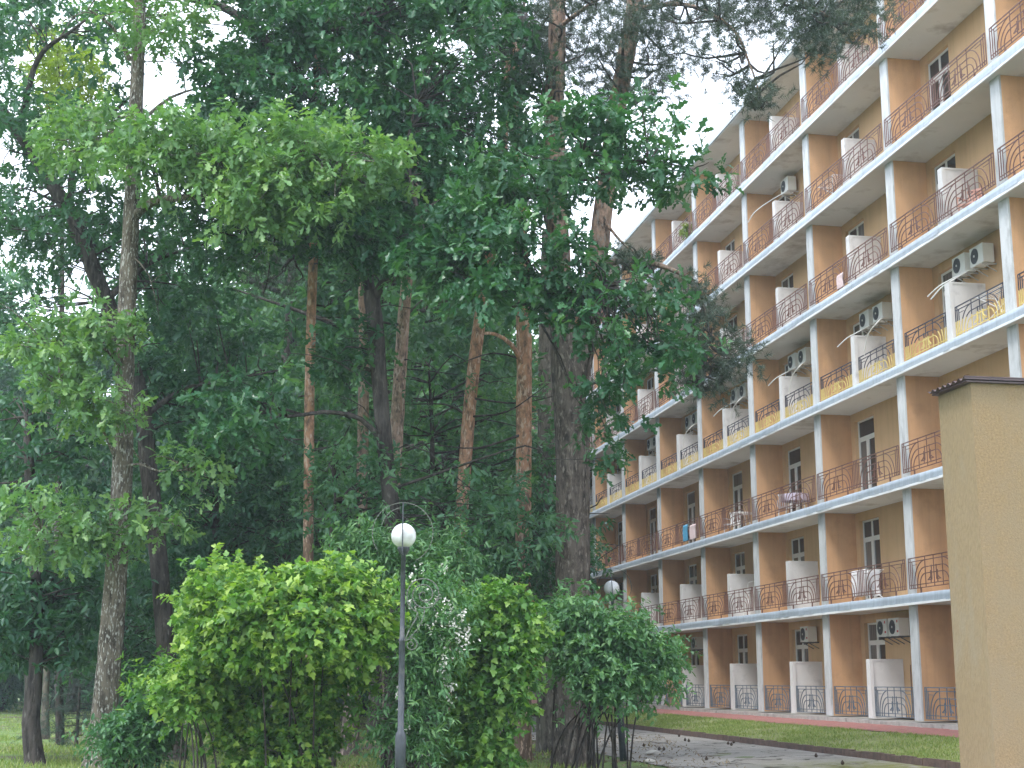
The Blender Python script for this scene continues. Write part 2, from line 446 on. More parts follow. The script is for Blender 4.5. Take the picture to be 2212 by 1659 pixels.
def np_mesh(name, V, T, mat, tint=None, smooth=False):
    """big triangle / quad soup from numpy arrays"""
    me = bpy.data.meshes.new(name)
    V = np.ascontiguousarray(V, dtype=np.float32); T = np.ascontiguousarray(T, dtype=np.int32)
    nf, k = T.shape
    me.vertices.add(len(V)); me.vertices.foreach_set('co', V.ravel())
    me.loops.add(nf * k); me.loops.foreach_set('vertex_index', T.ravel())
    me.polygons.add(nf)
    me.polygons.foreach_set('loop_start', np.arange(0, nf * k, k, dtype=np.int32))
    me.polygons.foreach_set('loop_total', np.full(nf, k, dtype=np.int32))
    me.update(calc_edges=True)
    if tint is not None:
        a = me.attributes.new('tint', 'FLOAT', 'POINT')
        a.data.foreach_set('value', np.ascontiguousarray(tint, dtype=np.float32))
    if smooth:
        me.polygons.foreach_set('use_smooth', np.ones(nf, dtype=bool))
    me.materials.append(mat)
    return me

# ------------------------------------------------------------------ plants: leaves, stems
def both(mid, side, tri):
    """leaf template from midrib points and the edge points of one side (mirrored); folded along the midrib and curved down"""
    V = [(x, 0.0) for x in mid] + list(side) + [(x, -y) for x, y in side]
    nm, ns = len(mid), len(side)
    T = []
    for t in tri:
        T.append(t)
        T.append(tuple((k + ns if k >= nm else k) for k in t)[::-1])
    V = np.array([(x, y, 0.30 * abs(y) - 0.22 * x * x) for x, y in V])
    return V, np.array(T)
LEAF = {
    'oak': both([0, .33, .68, 1.0], [(.18, .13), (.34, .07), (.55, .28), (.69, .12), (.86, .20)],
                [(0, 5, 4), (0, 1, 5), (5, 7, 6), (1, 7, 5), (1, 2, 7), (7, 3, 8), (2, 3, 7)]),
    'oval': both([0, 1.0], [(.32, .22), (.70, .17)], [(0, 3, 2), (0, 1, 3)]),
    'lance': both([0, 1.0], [(.30, .16), (.68, .11)], [(0, 3, 2), (0, 1, 3)]),
    'lobed': both([0, .5, 1.0], [(.16, .30), (.48, .44), (.56, .22), (.80, .16)], [(0, 4, 3), (0, 1, 4), (1, 5, 4), (1, 6, 5), (1, 2, 6)]),
    'needle': (np.array([(0, .05, 0), (0, -.05, 0), (1, 0, -.12)]), np.array([(0, 1, 2)])),
    'petal': both([0, 1.0], [(.5, .42)], [(0, 1, 2)]),
}
def unit(a):
    return a / np.maximum(np.linalg.norm(a, axis=-1, keepdims=True), 1e-9)
def leaves(rng, clumps, kind, per_clump, per_sprig, size, sprig, up=0.9, droop=0.25, flat=0.65, tip=0.0):
    """clumps: (n, 4) centre + radius. Sprigs start in each clump and carry leaves all round."""
    LV, LT = LEAF[kind]
    n = len(clumps)
    cnt = np.maximum(1, (per_clump * rng.uniform(0.6, 1.35, n) * (clumps[:, 3] / clumps[:, 3].mean()) ** 2).astype(int))
    ci = np.repeat(np.arange(n), cnt)
    off = rng.normal(0, 0.5, (len(ci), 3)) * clumps[ci, 3:4]
    off[:, 2] *= flat
    org = clumps[ci, :3] + off
    sd = unit(off * 0.9 / clumps[ci, 3:4] + rng.normal(0, 0.55, off.shape) + np.array([0, 0, 0.30]))
    st = rng.uniform(0, 1, len(ci))                    # tint of the sprig
    si = np.repeat(np.arange(len(ci)), per_sprig)
    k = np.tile(np.arange(per_sprig), len(ci))
    t = (k + rng.uniform(0, 0.6, len(k))) / per_sprig
    L = sprig * rng.uniform(0.7, 1.2, len(ci))
    base = org[si] + sd[si] * (t * L[si])[:, None]
    base[:, 2] -= droop * (t * L[si]) ** 2 / max(sprig, 1e-3)
    ang = k * 2.4 + rng.uniform(0, 1.2, len(k))
    a = unit(np.cross(sd, rng.normal(0, 1, sd.shape)))[si]
    b = np.cross(sd[si], a)
    rad = a * np.cos(ang)[:, None] + b * np.sin(ang)[:, None]
    d = unit(sd[si] * 0.55 + rad + np.array([0, 0, -droop]) + rng.normal(0, 0.25, rad.shape))
    nn = np.array([0, 0, up]) + rng.normal(0, 0.42, d.shape)
    nn = unit(nn - d * np.sum(nn * d, 1, keepdims=True))
    s = np.cross(nn, d)
    sz = size * np.clip(rng.normal(0.95, 0.24, len(k)), 0.4, 1.5)
    V = base[:, None, :] + (d[:, None, :] * LV[None, :, 0:1] + s[:, None, :] * LV[None, :, 1:2] + nn[:, None, :] * LV[None, :, 2:3]) * sz[:, None, None]
    nl, nv = len(k), len(LV)
    T = (LT[None] + (np.arange(nl) * nv)[:, None, None]).reshape(-1, 3)
    tint = np.clip(0.15 + 0.55 * st[si] + 0.30 * rng.uniform(0, 1, nl) * 0.9 + tip * (t - 0.5), 0, 1)
    return V.reshape(-1, 3), T, np.repeat(tint, nv)
def merge(parts):
    V, T, c, o = [], [], [], 0
    for (v, t, k) in parts:
        V.append(v); T.append(t + o); c.append(k); o += len(v)
    return np.concatenate(V), np.concatenate(T), np.concatenate(c)
def spline(pts, rad, step):
    """Catmull-Rom through pts, resampled about every 'step' metres"""
    P = np.array(pts, float); R_ = np.array(rad, float)
    P = np.vstack([2 * P[0] - P[1], P, 2 * P[-1] - P[-2]]); R_ = np.concatenate([[R_[0]], R_, [R_[-1]]])
    oP, oR = [], []
    for i in range(1, len(P) - 2):
        n = max(2, int(np.linalg.norm(P[i + 1] - P[i]) / step))
        for j in range(n):
            t = j / n
            q = 0.5 * ((2 * P[i]) + (-P[i - 1] + P[i + 1]) * t + (2 * P[i - 1] - 5 * P[i] + 4 * P[i + 1] - P[i + 2]) * t * t + (-P[i - 1] + 3 * P[i] - 3 * P[i + 1] + P[i + 2]) * t ** 3)
            oP.append(q); oR.append(R_[i] + (R_[i + 1] - R_[i]) * t)
    oP.append(P[-2]); oR.append(R_[-2])
    return np.array(oP), np.array(oR)
def tube(rng, pts, rad, sides=12, step=0.3, rough=0.06, flare=0.0):
    """tapered, slightly knobbly stem: (verts, quads)"""
    P, R_ = spline(pts, rad, step)
    n = len(P)
    tan = np.gradient(P, axis=0); tan = unit(tan)
    a = np.cross(tan[0], (0.3, 0.9, 0.1)); a /= np.linalg.norm(a)
    V = np.zeros((n, sides, 3))
    ph = rng.uniform(0, 6.28, 6)
    th = np.arange(sides) * 2 * math.pi / sides
    for i in range(n):
        a = a - tan[i] * (a @ tan[i]); a /= np.linalg.norm(a)
        b = np.cross(tan[i], a)
        lump = 1 + rough * (np.sin(3 * th + ph[0] + i * step * 1.1) + 0.7 * np.sin(5 * th + ph[1] - i * step * 1.7) + rng.normal(0, 0.5, sides))
        fl = 1 + flare * math.exp(-i * step / 0.45) * (1 + 0.35 * np.sin(4 * th + ph[2]))
        r = R_[i] * lump * fl
        V[i] = P[i] + a[None] * (np.cos(th) * r)[:, None] + b[None] * (np.sin(th) * r)[:, None]
    idx = np.arange(n * sides).reshape(n, sides)
    q = np.stack([idx[:-1], np.roll(idx[:-1], -1, 1), np.roll(idx[1:], -1, 1), idx[1:]], -1).reshape(-1, 4)
    return V.reshape(-1, 3), q
def join_quads(L):
    V, Q, o = [], [], 0
    for v, q in L:
        V.append(v); Q.append(q + o); o += len(v)
    return np.concatenate(V), np.concatenate(Q)
def inside(poly, x, y):
    r = np.zeros(len(x), bool); n = len(poly); j = n - 1
    for i in range(n):
        xi, yi = poly[i]; xj, yj = poly[j]
        r ^= ((yi > y) != (yj > y)) & (x < (xj - xi) * (y - yi) / (yj - yi + 1e-9) + xi)
        j = i
    return r
def fill(rng, poly, n, y0, y1, r, bulge=False):
    """n clump centres spread through the volume behind a silhouette, distances y0..y1; best-candidate spacing"""
    P = np.array(poly, float); lo, hi = P.min(0), P.max(0)
    x = rng.uniform(lo[0], hi[0], n * 60); y = rng.uniform(lo[1], hi[1], n * 60)
    k = inside(poly, x, y); x, y = x[k], y[k]
    got = []
    c = 0
    while len(got) < n and c < len(x):
        cand = list(range(c, min(c + 5, len(x)))); c += 5
        if not got:
            got.append(cand[0]); continue
        g = np.array([[x[i], y[i]] for i in got[-220:]])
        best = max(cand, key=lambda i: ((g[:, 0] - x[i]) ** 2 + (g[:, 1] - y[i]) ** 2).min())
        got.append(best)
    cx = (lo[0] + hi[0]) / 2; w = (hi[0] - lo[0]) / 2
    out = []
    for i in got:
        d = rng.uniform(0, 1)
        if bulge:                                       # round body: near the outline stay near the middle distance
            b = math.sqrt(max(0.02, 1 - ((x[i] - cx) / w) ** 2))
            d = 0.5 + (d - 0.5) * b
            if rng.uniform() < 0.6: d = 0.5 - 0.5 * b * rng.uniform(0.8, 1.0)
        out.append(np.append(at(x[i], y[i], y0 + (y1 - y0) * d), r * rng.uniform(0.75, 1.25)))
    return np.array(out)
def twigs(rng, sk, clumps, r0, r1, sag=0.0, sides=4, step=0.5):
    """a thin branch from the nearest point of the skeleton to each clump"""
    L = []
    for c in clumps:
        d = np.linalg.norm(sk - c[:3], axis=1) + np.maximum(0, sk[:, 2] - c[2]) * 0.6
        p = sk[np.argmin(d)]; q = c[:3]
        m1 = p + (q - p) * 0.4 + rng.normal(0, 0.10, 3) * np.linalg.norm(q - p) + np.array([0, 0, 0.10 * np.linalg.norm(q - p) - sag])
        m2 = p + (q - p) * 0.75 + rng.normal(0, 0.06, 3) * np.linalg.norm(q - p)
        ln = np.linalg.norm(q - p)
        L.append(tube(rng, [p, m1, m2, q], [r0 * min(1.5, 0.5 + ln / 3), r0 * 0.7, r0 * 0.45, r1], sides, step, 0.04))
    return L

# ------------------------------------------------------------------ the setting
def ground():
    n = 90
    xs = np.concatenate([np.linspace(-600, -60, 12, endpoint=False), np.linspace(-60, 40, n), np.linspace(50, 600, 12)])
    ys = np.concatenate([np.linspace(-300, 0, 6, endpoint=False), np.linspace(0, 130, n), np.linspace(150, 1500, 14)])
    rng = np.random.default_rng(1)
    X, Y = np.meshgrid(xs, ys)
    Z = 0.05 * np.sin(X * 0.9 + 0.6 * np.sin(Y * 0.5)) * np.sin(Y * 0.6 + 1) + rng.normal(0, 0.012, X.shape)
    xk = 8.6 - 0.1826 * (Y - 28.7)                     # kerb line
    Z[(X > xk - 7.0)] = -0.02                          # flat under path, lawn and building
    V = np.stack([X, Y, Z], -1).reshape(-1, 3)
    idx = np.arange(len(V)).reshape(X.shape)
    Q = np.stack([idx[:-1, :-1], idx[:-1, 1:], idx[1:, 1:], idx[1:, :-1]], -1).reshape(-1, 4)
    o = link('ground', np_mesh('ground', V, Q, M['ground'], smooth=True))
    tag(o, 'grass and bare soil under the trees', 'ground', kind='structure')
ground()
def strip(name, v0, v1, z0, z1, u0, u1, mat, nu=60, nv=6, wob=0.0, skirt=None):
    rng = np.random.default_rng(5)
    us, vs = np.linspace(u0, u1, nu), np.linspace(v0, v1, nv)
    V = []
    for i, v in enumerate(vs):
        z = z0 + (z1 - z0) * i / (nv - 1)
        for u in us:
            V.append(bw(u, v + (rng.normal(0, wob) if i in (0, nv - 1) else 0), z + (rng.normal(0, wob * 0.3) if 0 < i < nv - 1 else 0)))
    idx = np.arange(nu * nv).reshape(nv, nu)
    Q = np.stack([idx[:-1, :-1], idx[:-1, 1:], idx[1:, 1:], idx[1:, :-1]], -1).reshape(-1, 4)
    return link(name, np_mesh(name, np.array(V), Q, mat, smooth=True))
KV = -3.30                                             # the kerb lies this far out from the columns
o = strip('path', KV - 5.3, KV + 0.02, 0.004, 0.004, -40, 75, M['asphalt'], 200, 8, 0.05)
tag(o, 'worn grey asphalt path beside the kerb, mossy towards the annex', 'path', kind='structure')
o = strip('lawn', KV + 0.10, -1.33, 0.11, 0.45, -14, 75, M['lawn_soil'], 200, 8, 0.02)
tag(o, 'sloping lawn strip between kerb and building', 'lawn', kind='structure')
o = strip('walkway', -1.37, 0.10, 0.458, 0.545, -14, 75, M['walk_red'], 200, 4, 0.03)
tag(o, 'narrow red walkway along the foot of the building', 'walkway', kind='structure')

kerb = empty('kerb', bw(0, KV, 0), BROT)
tag(kerb, 'low brown kerb of stone blocks edging the lawn', 'kerb', kind='structure')
rr = random.Random(3)
kmeshes = [MB().box(-0.245, 0.245, -0.06, 0.06, -0.05, 0.15).mesh('kerb_stone', M['kerb_brown']) for _ in range(1)]
k = 0
u = -13.0
while u < 34:
    link('kerb_stone', kmeshes[0], kerb, (u, rr.uniform(-0.012, 0.012), rr.uniform(-0.018, 0.012)), (rr.uniform(-0.03, 0.03), rr.uniform(-0.012, 0.012), rr.uniform(-0.01, 0.01)))
    u += 0.50
mb = MB().box(34.0, 75.0, -0.06, 0.06, -0.05, 0.15)
link('kerb_run', mb.mesh('kerb_run', M['kerb_brown']), kerb)

# ------------------------------------------------------------------ the balcony building
hotel = empty('balcony_building', AP, BROT)
tag(hotel, 'long seven-storey orange plastered block with rows of balconies and white pillars', 'building')
NB0, NB1 = -2, 9                                       # bays built in full
NE = 14                                                # plain run of the facade hidden by the trees
UA, UE = NB0 * BAY - 0.43, NE * BAY
FIN = 1.0                                              # balcony depth
def bx(mb, u0, u1, v0, v1, z0, z1, mi=0):
    return mb.box(u0, u1, -v1, -v0, z0, z1, mi)
def soff(k): return S1 + FLH * (k - 1)                 # underside of slab k (7 = roof)
def flo(k): return 0.68 if k == 0 else soff(k) + 0.24  # floor level of storey k
def top(k): return soff(k + 1) if k < 6 else S1 + 17.77
ROOF = S1 + 17.77
mb = MB()
bx(mb, UA, UE, 1.25, 13, 0.0, ROOF)
link('building_core', mb.mesh('building_core', M['plaster_tan']), hotel)
for k in range(1, 7):
    mb = MB(); bx(mb, UA, UE, -0.165, 1.24, soff(k), soff(k) + 0.235)
    link('balcony_slab', mb.mesh('balcony_slab', M['soffit']), hotel)
mb = MB(); bx(mb, UA, UE, -0.32, 13.2, ROOF, ROOF + 0.12)
link('roof', mb.mesh('roof', M['soffit']), hotel)
mb = MB()
bx(mb, UA, UE, -0.37, -0.325, ROOF + 0.03, ROOF + 0.17)
bx(mb, UA, UE, -0.35, 13.3, ROOF + 0.125, ROOF + 0.19)
link('roof_flashing', mb.mesh('roof_flashing', M['roof_metal']), hotel)
# drip edge and flashing sheets on each slab front
rr = random.Random(11)
fmesh = []
for j in range(6):
    mb = MB()
    L = 1.93
    n = 8
    dent = [rr.uniform(-0.012, 0.012) for _ in range(n + 1)]
    for i in range(n):
        a, b = L * i / n, L * (i + 1) / n
        base = len(mb.v)
        for (x, d) in ((a, dent[i]), (b, dent[i + 1])):
            mb.v += [(x, 0.010 + d, 0.045), (x, 0.0 + d * 0.4, 0.15), (x, 0.004, 0.262), (x, -0.05, 0.275)]
        for q in range(3):
            mb.f.append([base + q, base + 4 + q, base + 5 + q, base + 1 + q]); mb.m.append(0)
    fmesh.append(mb.mesh('flashing_sheet', M['flashing'], True))
for k in range(1, 7):
    mb = MB(); bx(mb, UA, UE, -0.195, -0.150, soff(k) - 0.012, soff(k) + 0.048)
    link('drip_edge', mb.mesh('drip_edge', M['drip']), hotel)
    u = UA + rr.uniform(-1, 0)
    while u < 8.6 * BAY:
        link('flashing_sheet', fmesh[rr.randrange(6)], hotel, (u, 0.180 + rr.uniform(0, 0.012), soff(k) + rr.uniform(-0.004, 0.004)), (rr.uniform(-0.02, 0.02), rr.uniform(-0.003, 0.003), rr.uniform(-0.002, 0.002)))
        u += 1.915
    mb = MB(); bx(mb, u, UE, -0.185, -0.17, soff(k) + 0.05, soff(k) + 0.26)
    link('flashing_run', mb.mesh('flashing_run', M['flashing']), hotel)
# base course under the ground-floor balconies, in cast pieces
for j in range(-4, 34):
    mb = MB(); bx(mb, 0, 1.42, -0.10 + rr.uniform(-0.02, 0.02), 1.24, 0.30, 0.63 + rr.uniform(-0.01, 0.02))
    link('base_block', mb.mesh('base_block', M['plinth']), hotel, (j * 1.45 * 1.0 - 6.0, 0, 0))
# loose pale slabs lying along the base
# columns, cross walls
pm, fm = {}, {}
for k in range(7):
    h = top(k) - flo(k)
    mb = MB(); bx(mb, -0.432, 0.0, -0.002, 0.045, 0, h - 0.002)
    pm[k] = mb.mesh('pillar', M['pillar_white'])
    mb = MB(); bx(mb, -0.425, -0.02, 0.046, FIN + 0.25, 0, h - 0.002)
    fm[k] = mb.mesh('cross_wall', M['plaster_orange'])
for n in range(NB0, NE + 1):
    for k in range(7):
        dz = 0 if k else -0.10
        link('pillar', pm[k], hotel, (n * BAY, 0, flo(k) + 0.001))
        link('cross_wall', fm[k], hotel, (n * BAY, 0, flo(k) + 0.001))
# back walls with window openings, windows
W0, W1 = 3.72, 5.08                                    # opening, measured from the bay's near column line
def back_wall(h):
    mb = MB()
    t = h - 0.25
    bx(mb, -0.02, W0, FIN, FIN + 0.24, 0, h - 0.003)
    bx(mb, W1, BAY - 0.425, FIN, FIN + 0.24, 0, h - 0.003)
    bx(mb, W0, W1, FIN, FIN + 0.24, t, h - 0.003)
    return mb.mesh('back_wall', M['plaster_tan'])
def window_set(h, single):
    """white frame in the opening: fanlight over two tall casements"""
    t = h - 0.255
    z0, zt = 0.06, t - 0.55
    x0, x1 = W0 + 0.005, W1 - 0.005
    xm = (x0 + x1) / 2 + 0.03
    f = 0.055
    mb = MB()
    y0, y1 = FIN + 0.10, FIN + 0.16
    bx(mb, x0, x0 + f, y0, y1, z0, t); bx(mb, x1 - f, x1, y0, y1, z0, t)
    bx(mb, x0 + f, x1 - f, y0, y1, t - f, t); bx(mb, x0 + f, x1 - f, y0, y1, z0, z0 + 0.10)
    bx(mb, x0 + f, x1 - f, y0 - 0.01, y1, zt - 0.045, zt + 0.045)
    bx(mb, xm - 0.05, xm + 0.05, y0 - 0.012, y1, z0 + 0.10, zt - 0.045)
    for (a, b) in ((x0 + f, xm - 0.05), (xm + 0.05, x1 - f)):   # casement stiles
        bx(mb, a, a + 0.035, y0 - 0.008, y1 - 0.01, z0 + 0.10, zt - 0.045); bx(mb, b - 0.035, b, y0 - 0.008, y1 - 0.01, z0 + 0.10, zt - 0.045)
        bx(mb, a + 0.035, b - 0.035, y0 - 0.008, y1 - 0.01, zt - 0.09, zt - 0.045)
        bx(mb, a + 0.035, b - 0.035, y0 - 0.008, y1 - 0.01, z0 + 0.10, z0 + 0.16)
    if not single:
        bx(mb, xm - 0.04, xm + 0.04, y0, y1, zt + 0.045, t - f)
    frame = mb.mesh('window', M['win_white'])
    panes = []
    rects = [(x0 + f + 0.03, xm - 0.08, z0 + 0.15, zt - 0.085), (xm + 0.08, x1 - f - 0.03, z0 + 0.15, zt - 0.085)]
    rects += [(x0 + f - 0.005, x1 - f + 0.005, zt + 0.04, t - f + 0.005)] if single else [(x0 + f - 0.005, xm - 0.035, zt + 0.04, t - f + 0.005), (xm + 0.035, x1 - f + 0.005, zt + 0.04, t - f + 0.005)]
    for (a, b, c_, d) in rects:
        q = MB(); bx(q, a, b, FIN + 0.125, FIN + 0.137, c_, d)
        panes.append(q.mesh('pane', M['pane']))
    return frame, panes
wm = {k: back_wall(top(k) - flo(k)) for k in range(7)}
ws = {k: window_set(top(k) - flo(k), k == 2) for k in range(7)}
NODIV = {(0, 1), (-1, 1), (-1, 5), (-2, 5)} | {(n, 2) for n in range(NB0, NB1)}
def divider_mesh(h):
    """white half-height screen between two rooms: thick front post, thinner panel with a raised rim"""
    mb = MB()
    a = 2.62
    b = len(mb.v)
    w0, w1 = 0.30, 0.23
    mb.v += [(a - 0.06, 0, 0), (a - 0.06 + w0, 0, 0), (a - 0.06 + w0, -0.10, 0), (a - 0.06, -0.10, 0), (a, 0, h), (a + w1, 0, h), (a + w1, -0.10, h), (a, -0.10, h)]
    for q in ((0, 3, 2, 1), (4, 5, 6, 7), (0, 1, 5, 4), (1, 2, 6, 5), (2, 3, 7, 6), (3, 0, 4, 7)):
        mb.f.append([b + i for i in q][::-1]); mb.m.append(0)
    bx(mb, a + 0.012, a + w1 - 0.012, 0.101, FIN - 0.002, 0.0, h - 0.05)
    bx(mb, a, a + w1, 0.101, FIN - 0.002, h - 0.05, h)
    bx(mb, a, a + w1, FIN - 0.07, FIN - 0.003, 0.0, h - 0.051)
    return mb.mesh('divider', M['divider_white'])
dm = divider_mesh(1.58)
for n in range(NB0, NE):
    for k in range(7):
        link('back_wall', wm[k], hotel, (n * BAY, 0, flo(k) + 0.001))
        if n >= NB1: continue
        fr, pn = ws[k]
        w = link('window', fr, hotel, (n * BAY, 0, flo(k) + 0.001))
        for q in pn:
            link('pane', q, w)
        if (n, k) not in NODIV:
            link('divider', dm, hotel, (n * BAY, -0.015, flo(k) + 0.001))

# railings
def railing(L, cut=None, mats=None, feet=True):
    """wrought panel: rails, verticals, three nested arches a side, small bell-shaped figures in the middle. x runs along, z up from the slab."""
    mb = MB()
    H0, H1 = 0.155, 0.925
    w = 0.0125
    s = L / 2.8
    mf = (lambda p: 1 if p[2] < cut else 0) if cut else (lambda p: 0)
    def seg(x0, z0, x1, z1, r=w):
        if cut and (z0 - cut) * (z1 - cut) < 0:
            t = (cut - z0) / (z1 - z0); xm_ = x0 + (x1 - x0) * t
            mb.path([(x0 * s, 0, z0), (xm_ * s, 0, cut)], r * 1.08, 0, 4, mf); mb.path([(xm_ * s, 0, cut), (x1 * s, 0, z1)], r * 1.08, 0, 4, mf)
        else:
            mb.path([(x0 * s, 0, z0), (x1 * s, 0, z1)], r * 1.08, 0, 4, mf)
    for z, r in ((H1, 0.016), (H0, 0.012)): seg(0, z, 2.8, z, r)
    seg(0, H0 + 0.085, 2.8, H0 + 0.085); seg(0.05, H1 - 0.09, 2.75, H1 - 0.09)
    for x in (0.0, 0.10, 2.70, 2.80): seg(x, H0, x, H1, 0.013)
    for x in (0.20, 2.60): seg(x, H0, x, H1 - 0.09)
    for x in (0.93, 1.40, 1.87): seg(x, H0, x, H1, 0.012)
    for mir in (0, 1):
        X = (lambda x: x) if not mir else (lambda x: 2.8 - x)
        for (xb, zt, n) in ((0.30, H1 - 0.09, 9), (0.46, H0 + 0.505, 8), (0.62, H0 + 0.345, 7)):
            pts = [(X(xb), H0)]
            for i in range(n + 1):
                t = math.pi / 2 * i / n
                pts.append((X(0.93 - (0.93 - xb) * math.cos(t)), H0 + 0.085 + (zt - H0 - 0.085) * math.sin(t)))
            for i in range(len(pts) - 1):
                seg(pts[i][0], pts[i][1], pts[i + 1][0], pts[i + 1][1], 0.0125)
        seg(X(0.20), H1 - 0.18, X(0.50), H1 - 0.18, 0.008)
        # bell figure
        seg(X(1.27), H0 + 0.17, X(1.27), H0 + 0.53, 0.013); seg(X(1.22), H0 + 0.10, X(1.22), H0 + 0.40, 0.014)
        seg(X(1.05), H0 + 0.17, X(1.27), H0 + 0.17)
        pts = [(X(1.05 + 0.20 * math.sin(math.pi / 2 * i / 4)), H0 + 0.17 + 0.15 * (1 - math.cos(math.pi / 2 * i / 4)) ** 0.6) for i in range(5)]
        for i in range(4): seg(*pts[i], *pts[i + 1])
    for z in (H0 + 0.505, H0 + 0.345): seg(0.93, z, 1.87, z)
    if feet:
        for x in (0.62, 2.18):
            mb.path([(x * s, 0, H0), (x * s, 0, 0.0)], 0.012, 0, 4, mf)
            mb.path([((x + 0.05) * s, 0, H0), ((x + 0.05) * s, 0, 0.0)], 0.012, 0, 4, mf)
    return mb.mesh('railing', mats)
rail_brown = railing(2.78, None, [M['rail_brown']])
rail_y0 = railing(2.36, 0.56, [M['rail_navy'], M['rail_yellow']], False)
rail_y1 = railing(2.40, 0.56, [M['rail_navy'], M['rail_yellow']], False)
rail_b0 = railing(2.36, None, [M['rail_blue']], False)
rail_b1 = railing(2.40, None, [M['rail_blue']], False)
for n in range(NB0, NB1):
    for k in range(7):
        z = flo(k) + 0.004
        R3 = (0, 0, math.pi)                            # panel x runs towards us
        if k in (0, 3):
            a, b = (rail_b0, rail_b1) if k == 0 else (rail_y0, rail_y1)
            dz = -0.10 if k == 0 else -0.06
            link('railing', a, hotel, (n * BAY + 5.24, -0.05, z + dz), R3)
            link('railing', b, hotel, (n * BAY + 2.44, -0.05, z + dz), R3)
        else:
            link('railing', rail_brown, hotel, (n * BAY + 5.42, 0.12, z), R3)
            link('railing', rail_brown, hotel, (n * BAY + 2.63, 0.12, z), R3)

# ------------------------------------------------------------------ things on the balconies
FLNAME = ['ground floor', 'second floor', 'third floor', 'yellow-railed floor', 'fifth floor', 'sixth floor', 'top floor']
BAYNAME = {-1: 'bay above the annex', 0: 'bay beside the annex', 1: 'second bay from the annex', 2: 'third bay from the annex', 3: 'fourth bay from the annex', 4: 'fifth bay from the annex', 5: 'sixth bay from the annex'}
def ac_meshes():
    mb = MB()
    # casing 0.80 x 0.30 x 0.54 with a slightly proud front and a ribbed side
    mb.box(-0.39, 0.39, -0.15, 0.13, 0.0, 0.54); mb.box(-0.40, 0.40, 0.131, 0.150, -0.005, 0.545)
    for i in range(5): mb.box(0.391, 0.397, -0.11, 0.09, 0.10 + i * 0.08, 0.13 + i * 0.08)
    case = mb.mesh('casing', M['ac_white'])
    mb = MB()
    c = np.array((0.11, 0.152, 0.27))
    for j, r in enumerate((0.215, 0.165, 0.115, 0.065)):
        n = 20
        P = [(c[0] + r * math.cos(t), c[1] + 0.004, c[2] + r * math.sin(t)) for t in np.linspace(0, 2 * math.pi, n + 1)]
        mb.path(P, 0.009, 0, 4)
    n = 24
    b = len(mb.v)
    mb.v += [(c[0] + 0.21 * math.cos(2 * math.pi * i / n), c[1], c[2] + 0.21 * math.sin(2 * math.pi * i / n)) for i in range(n)]
    mb.f.append([b + i for i in range(n)][::-1]); mb.m.append(0)
    for i in range(6):
        t = math.pi * i / 6
        mb.path([(c[0] - 0.21 * math.cos(t), c[1] + 0.006, c[2] - 0.21 * math.sin(t)), (c[0] + 0.21 * math.cos(t), c[1] + 0.006, c[2] + 0.21 * math.sin(t))], 0.006, 0, 4)
    fan = mb.mesh('fan_grille', M['ac_dark'])
    q = MB(); q.lathe([(0.03, 0), (0.02, 0.014)], 10)
    hub = MB()
    hub.bar((c[0], c[1] + 0.008, c[2]), (c[0], c[1] + 0.020, c[2]), 0.035, 0, 10)
    hub = hub.mesh('fan_hub', M['ac_white'])
    def br(m):
        mb = MB(); x = 0.0
        mb.box(x - 0.02, x + 0.02, -0.42, 0.13, -0.05, -0.008)
        mb.box(x - 0.018, x + 0.018, -0.44, -0.40, -0.38, -0.051)
        mb.bar((x, 0.08, -0.05), (x, -0.41, -0.34), 0.016, 0, 4)
        return mb.mesh('bracket', m)
    st = MB(); st.box(-0.30, -0.22, 0.1515, 0.1535, 0.40, 0.48); st.box(-0.34, -0.22, 0.1515, 0.1535, 0.10, 0.16)
    return case, fan, hub, br(M['bracket']), br(M['bracket_dark']), st.mesh('sticker', M['sticker_red'])
AC = ac_meshes()
def ac_unit(u, z, label, dark=False, v=0.75):
    o = empty('air_conditioner', bw(u, v, z), BROT)
    o.scale = (0.82, 1.0, 0.88)
    tag(o, label, 'air conditioner', 'air conditioners on the balconies')
    link('casing', AC[0], o); g = link('fan_grille', AC[1], o); link('fan_hub', AC[2], g)
    for x in (-0.27, 0.27): link('bracket', AC[4] if dark else AC[3], o, (x, 0, 0))
    if dark: link('sticker', AC[5], o)
    return o
for n in range(-1, 5):
    z = soff(4) - 0.80
    for j, (du, wd) in enumerate(((3.16, 'farther'), (2.24, 'nearer'))):
        ac_unit(n * BAY + du, z - 0.02 * j, '%s white air conditioner of the pair on the yellow-railed floor, %s' % (wd, BAYNAME[n]))
ac_unit(3.02, soff(1) - 0.70, 'farther white air conditioner of the pair on the ground floor, bay beside the annex', True)
ac_unit(2.24, soff(1) - 0.70, 'nearer white air conditioner of the pair on the ground floor, bay beside the annex', True)
ac_unit(BAY + 3.02, soff(1) - 0.70, 'single white air conditioner on the ground floor, second bay from the annex', True)
ac_unit(3 * BAY + 3.02, soff(1) - 0.70, 'single white air conditioner on the ground floor, fourth bay from the annex', True)
ac_unit(8.97, soff(6) - 0.67, 'lone white air conditioner below the top floor, near the roof edge')
def hose(pts, label, r=0.017):
    base = bw(*pts[0])
    V, Q = tube(np.random.default_rng(3), [bw(*p) - base for p in pts], [r] * len(pts), 7, 0.08, 0.0)
    o = link('drain_hose', np_mesh('drain_hose', V, Q, M['hose_white'], smooth=True), None, base)
    tag(o, label, 'hose', 'drain hoses of the air conditioners')
zt = soff(4)
for n in (-1, 0, 1, 2):
    b = n * BAY
    hose([(b + 2.75, 0.58, zt - 0.84), (b + 2.95, 0.25, zt - 1.02), (b + 3.2, 0.05, zt - 1.14), (b + 3.62, -0.06, zt - 1.30)], 'white drain hose jutting past the divider, yellow-railed floor, %s' % BAYNAME[n])
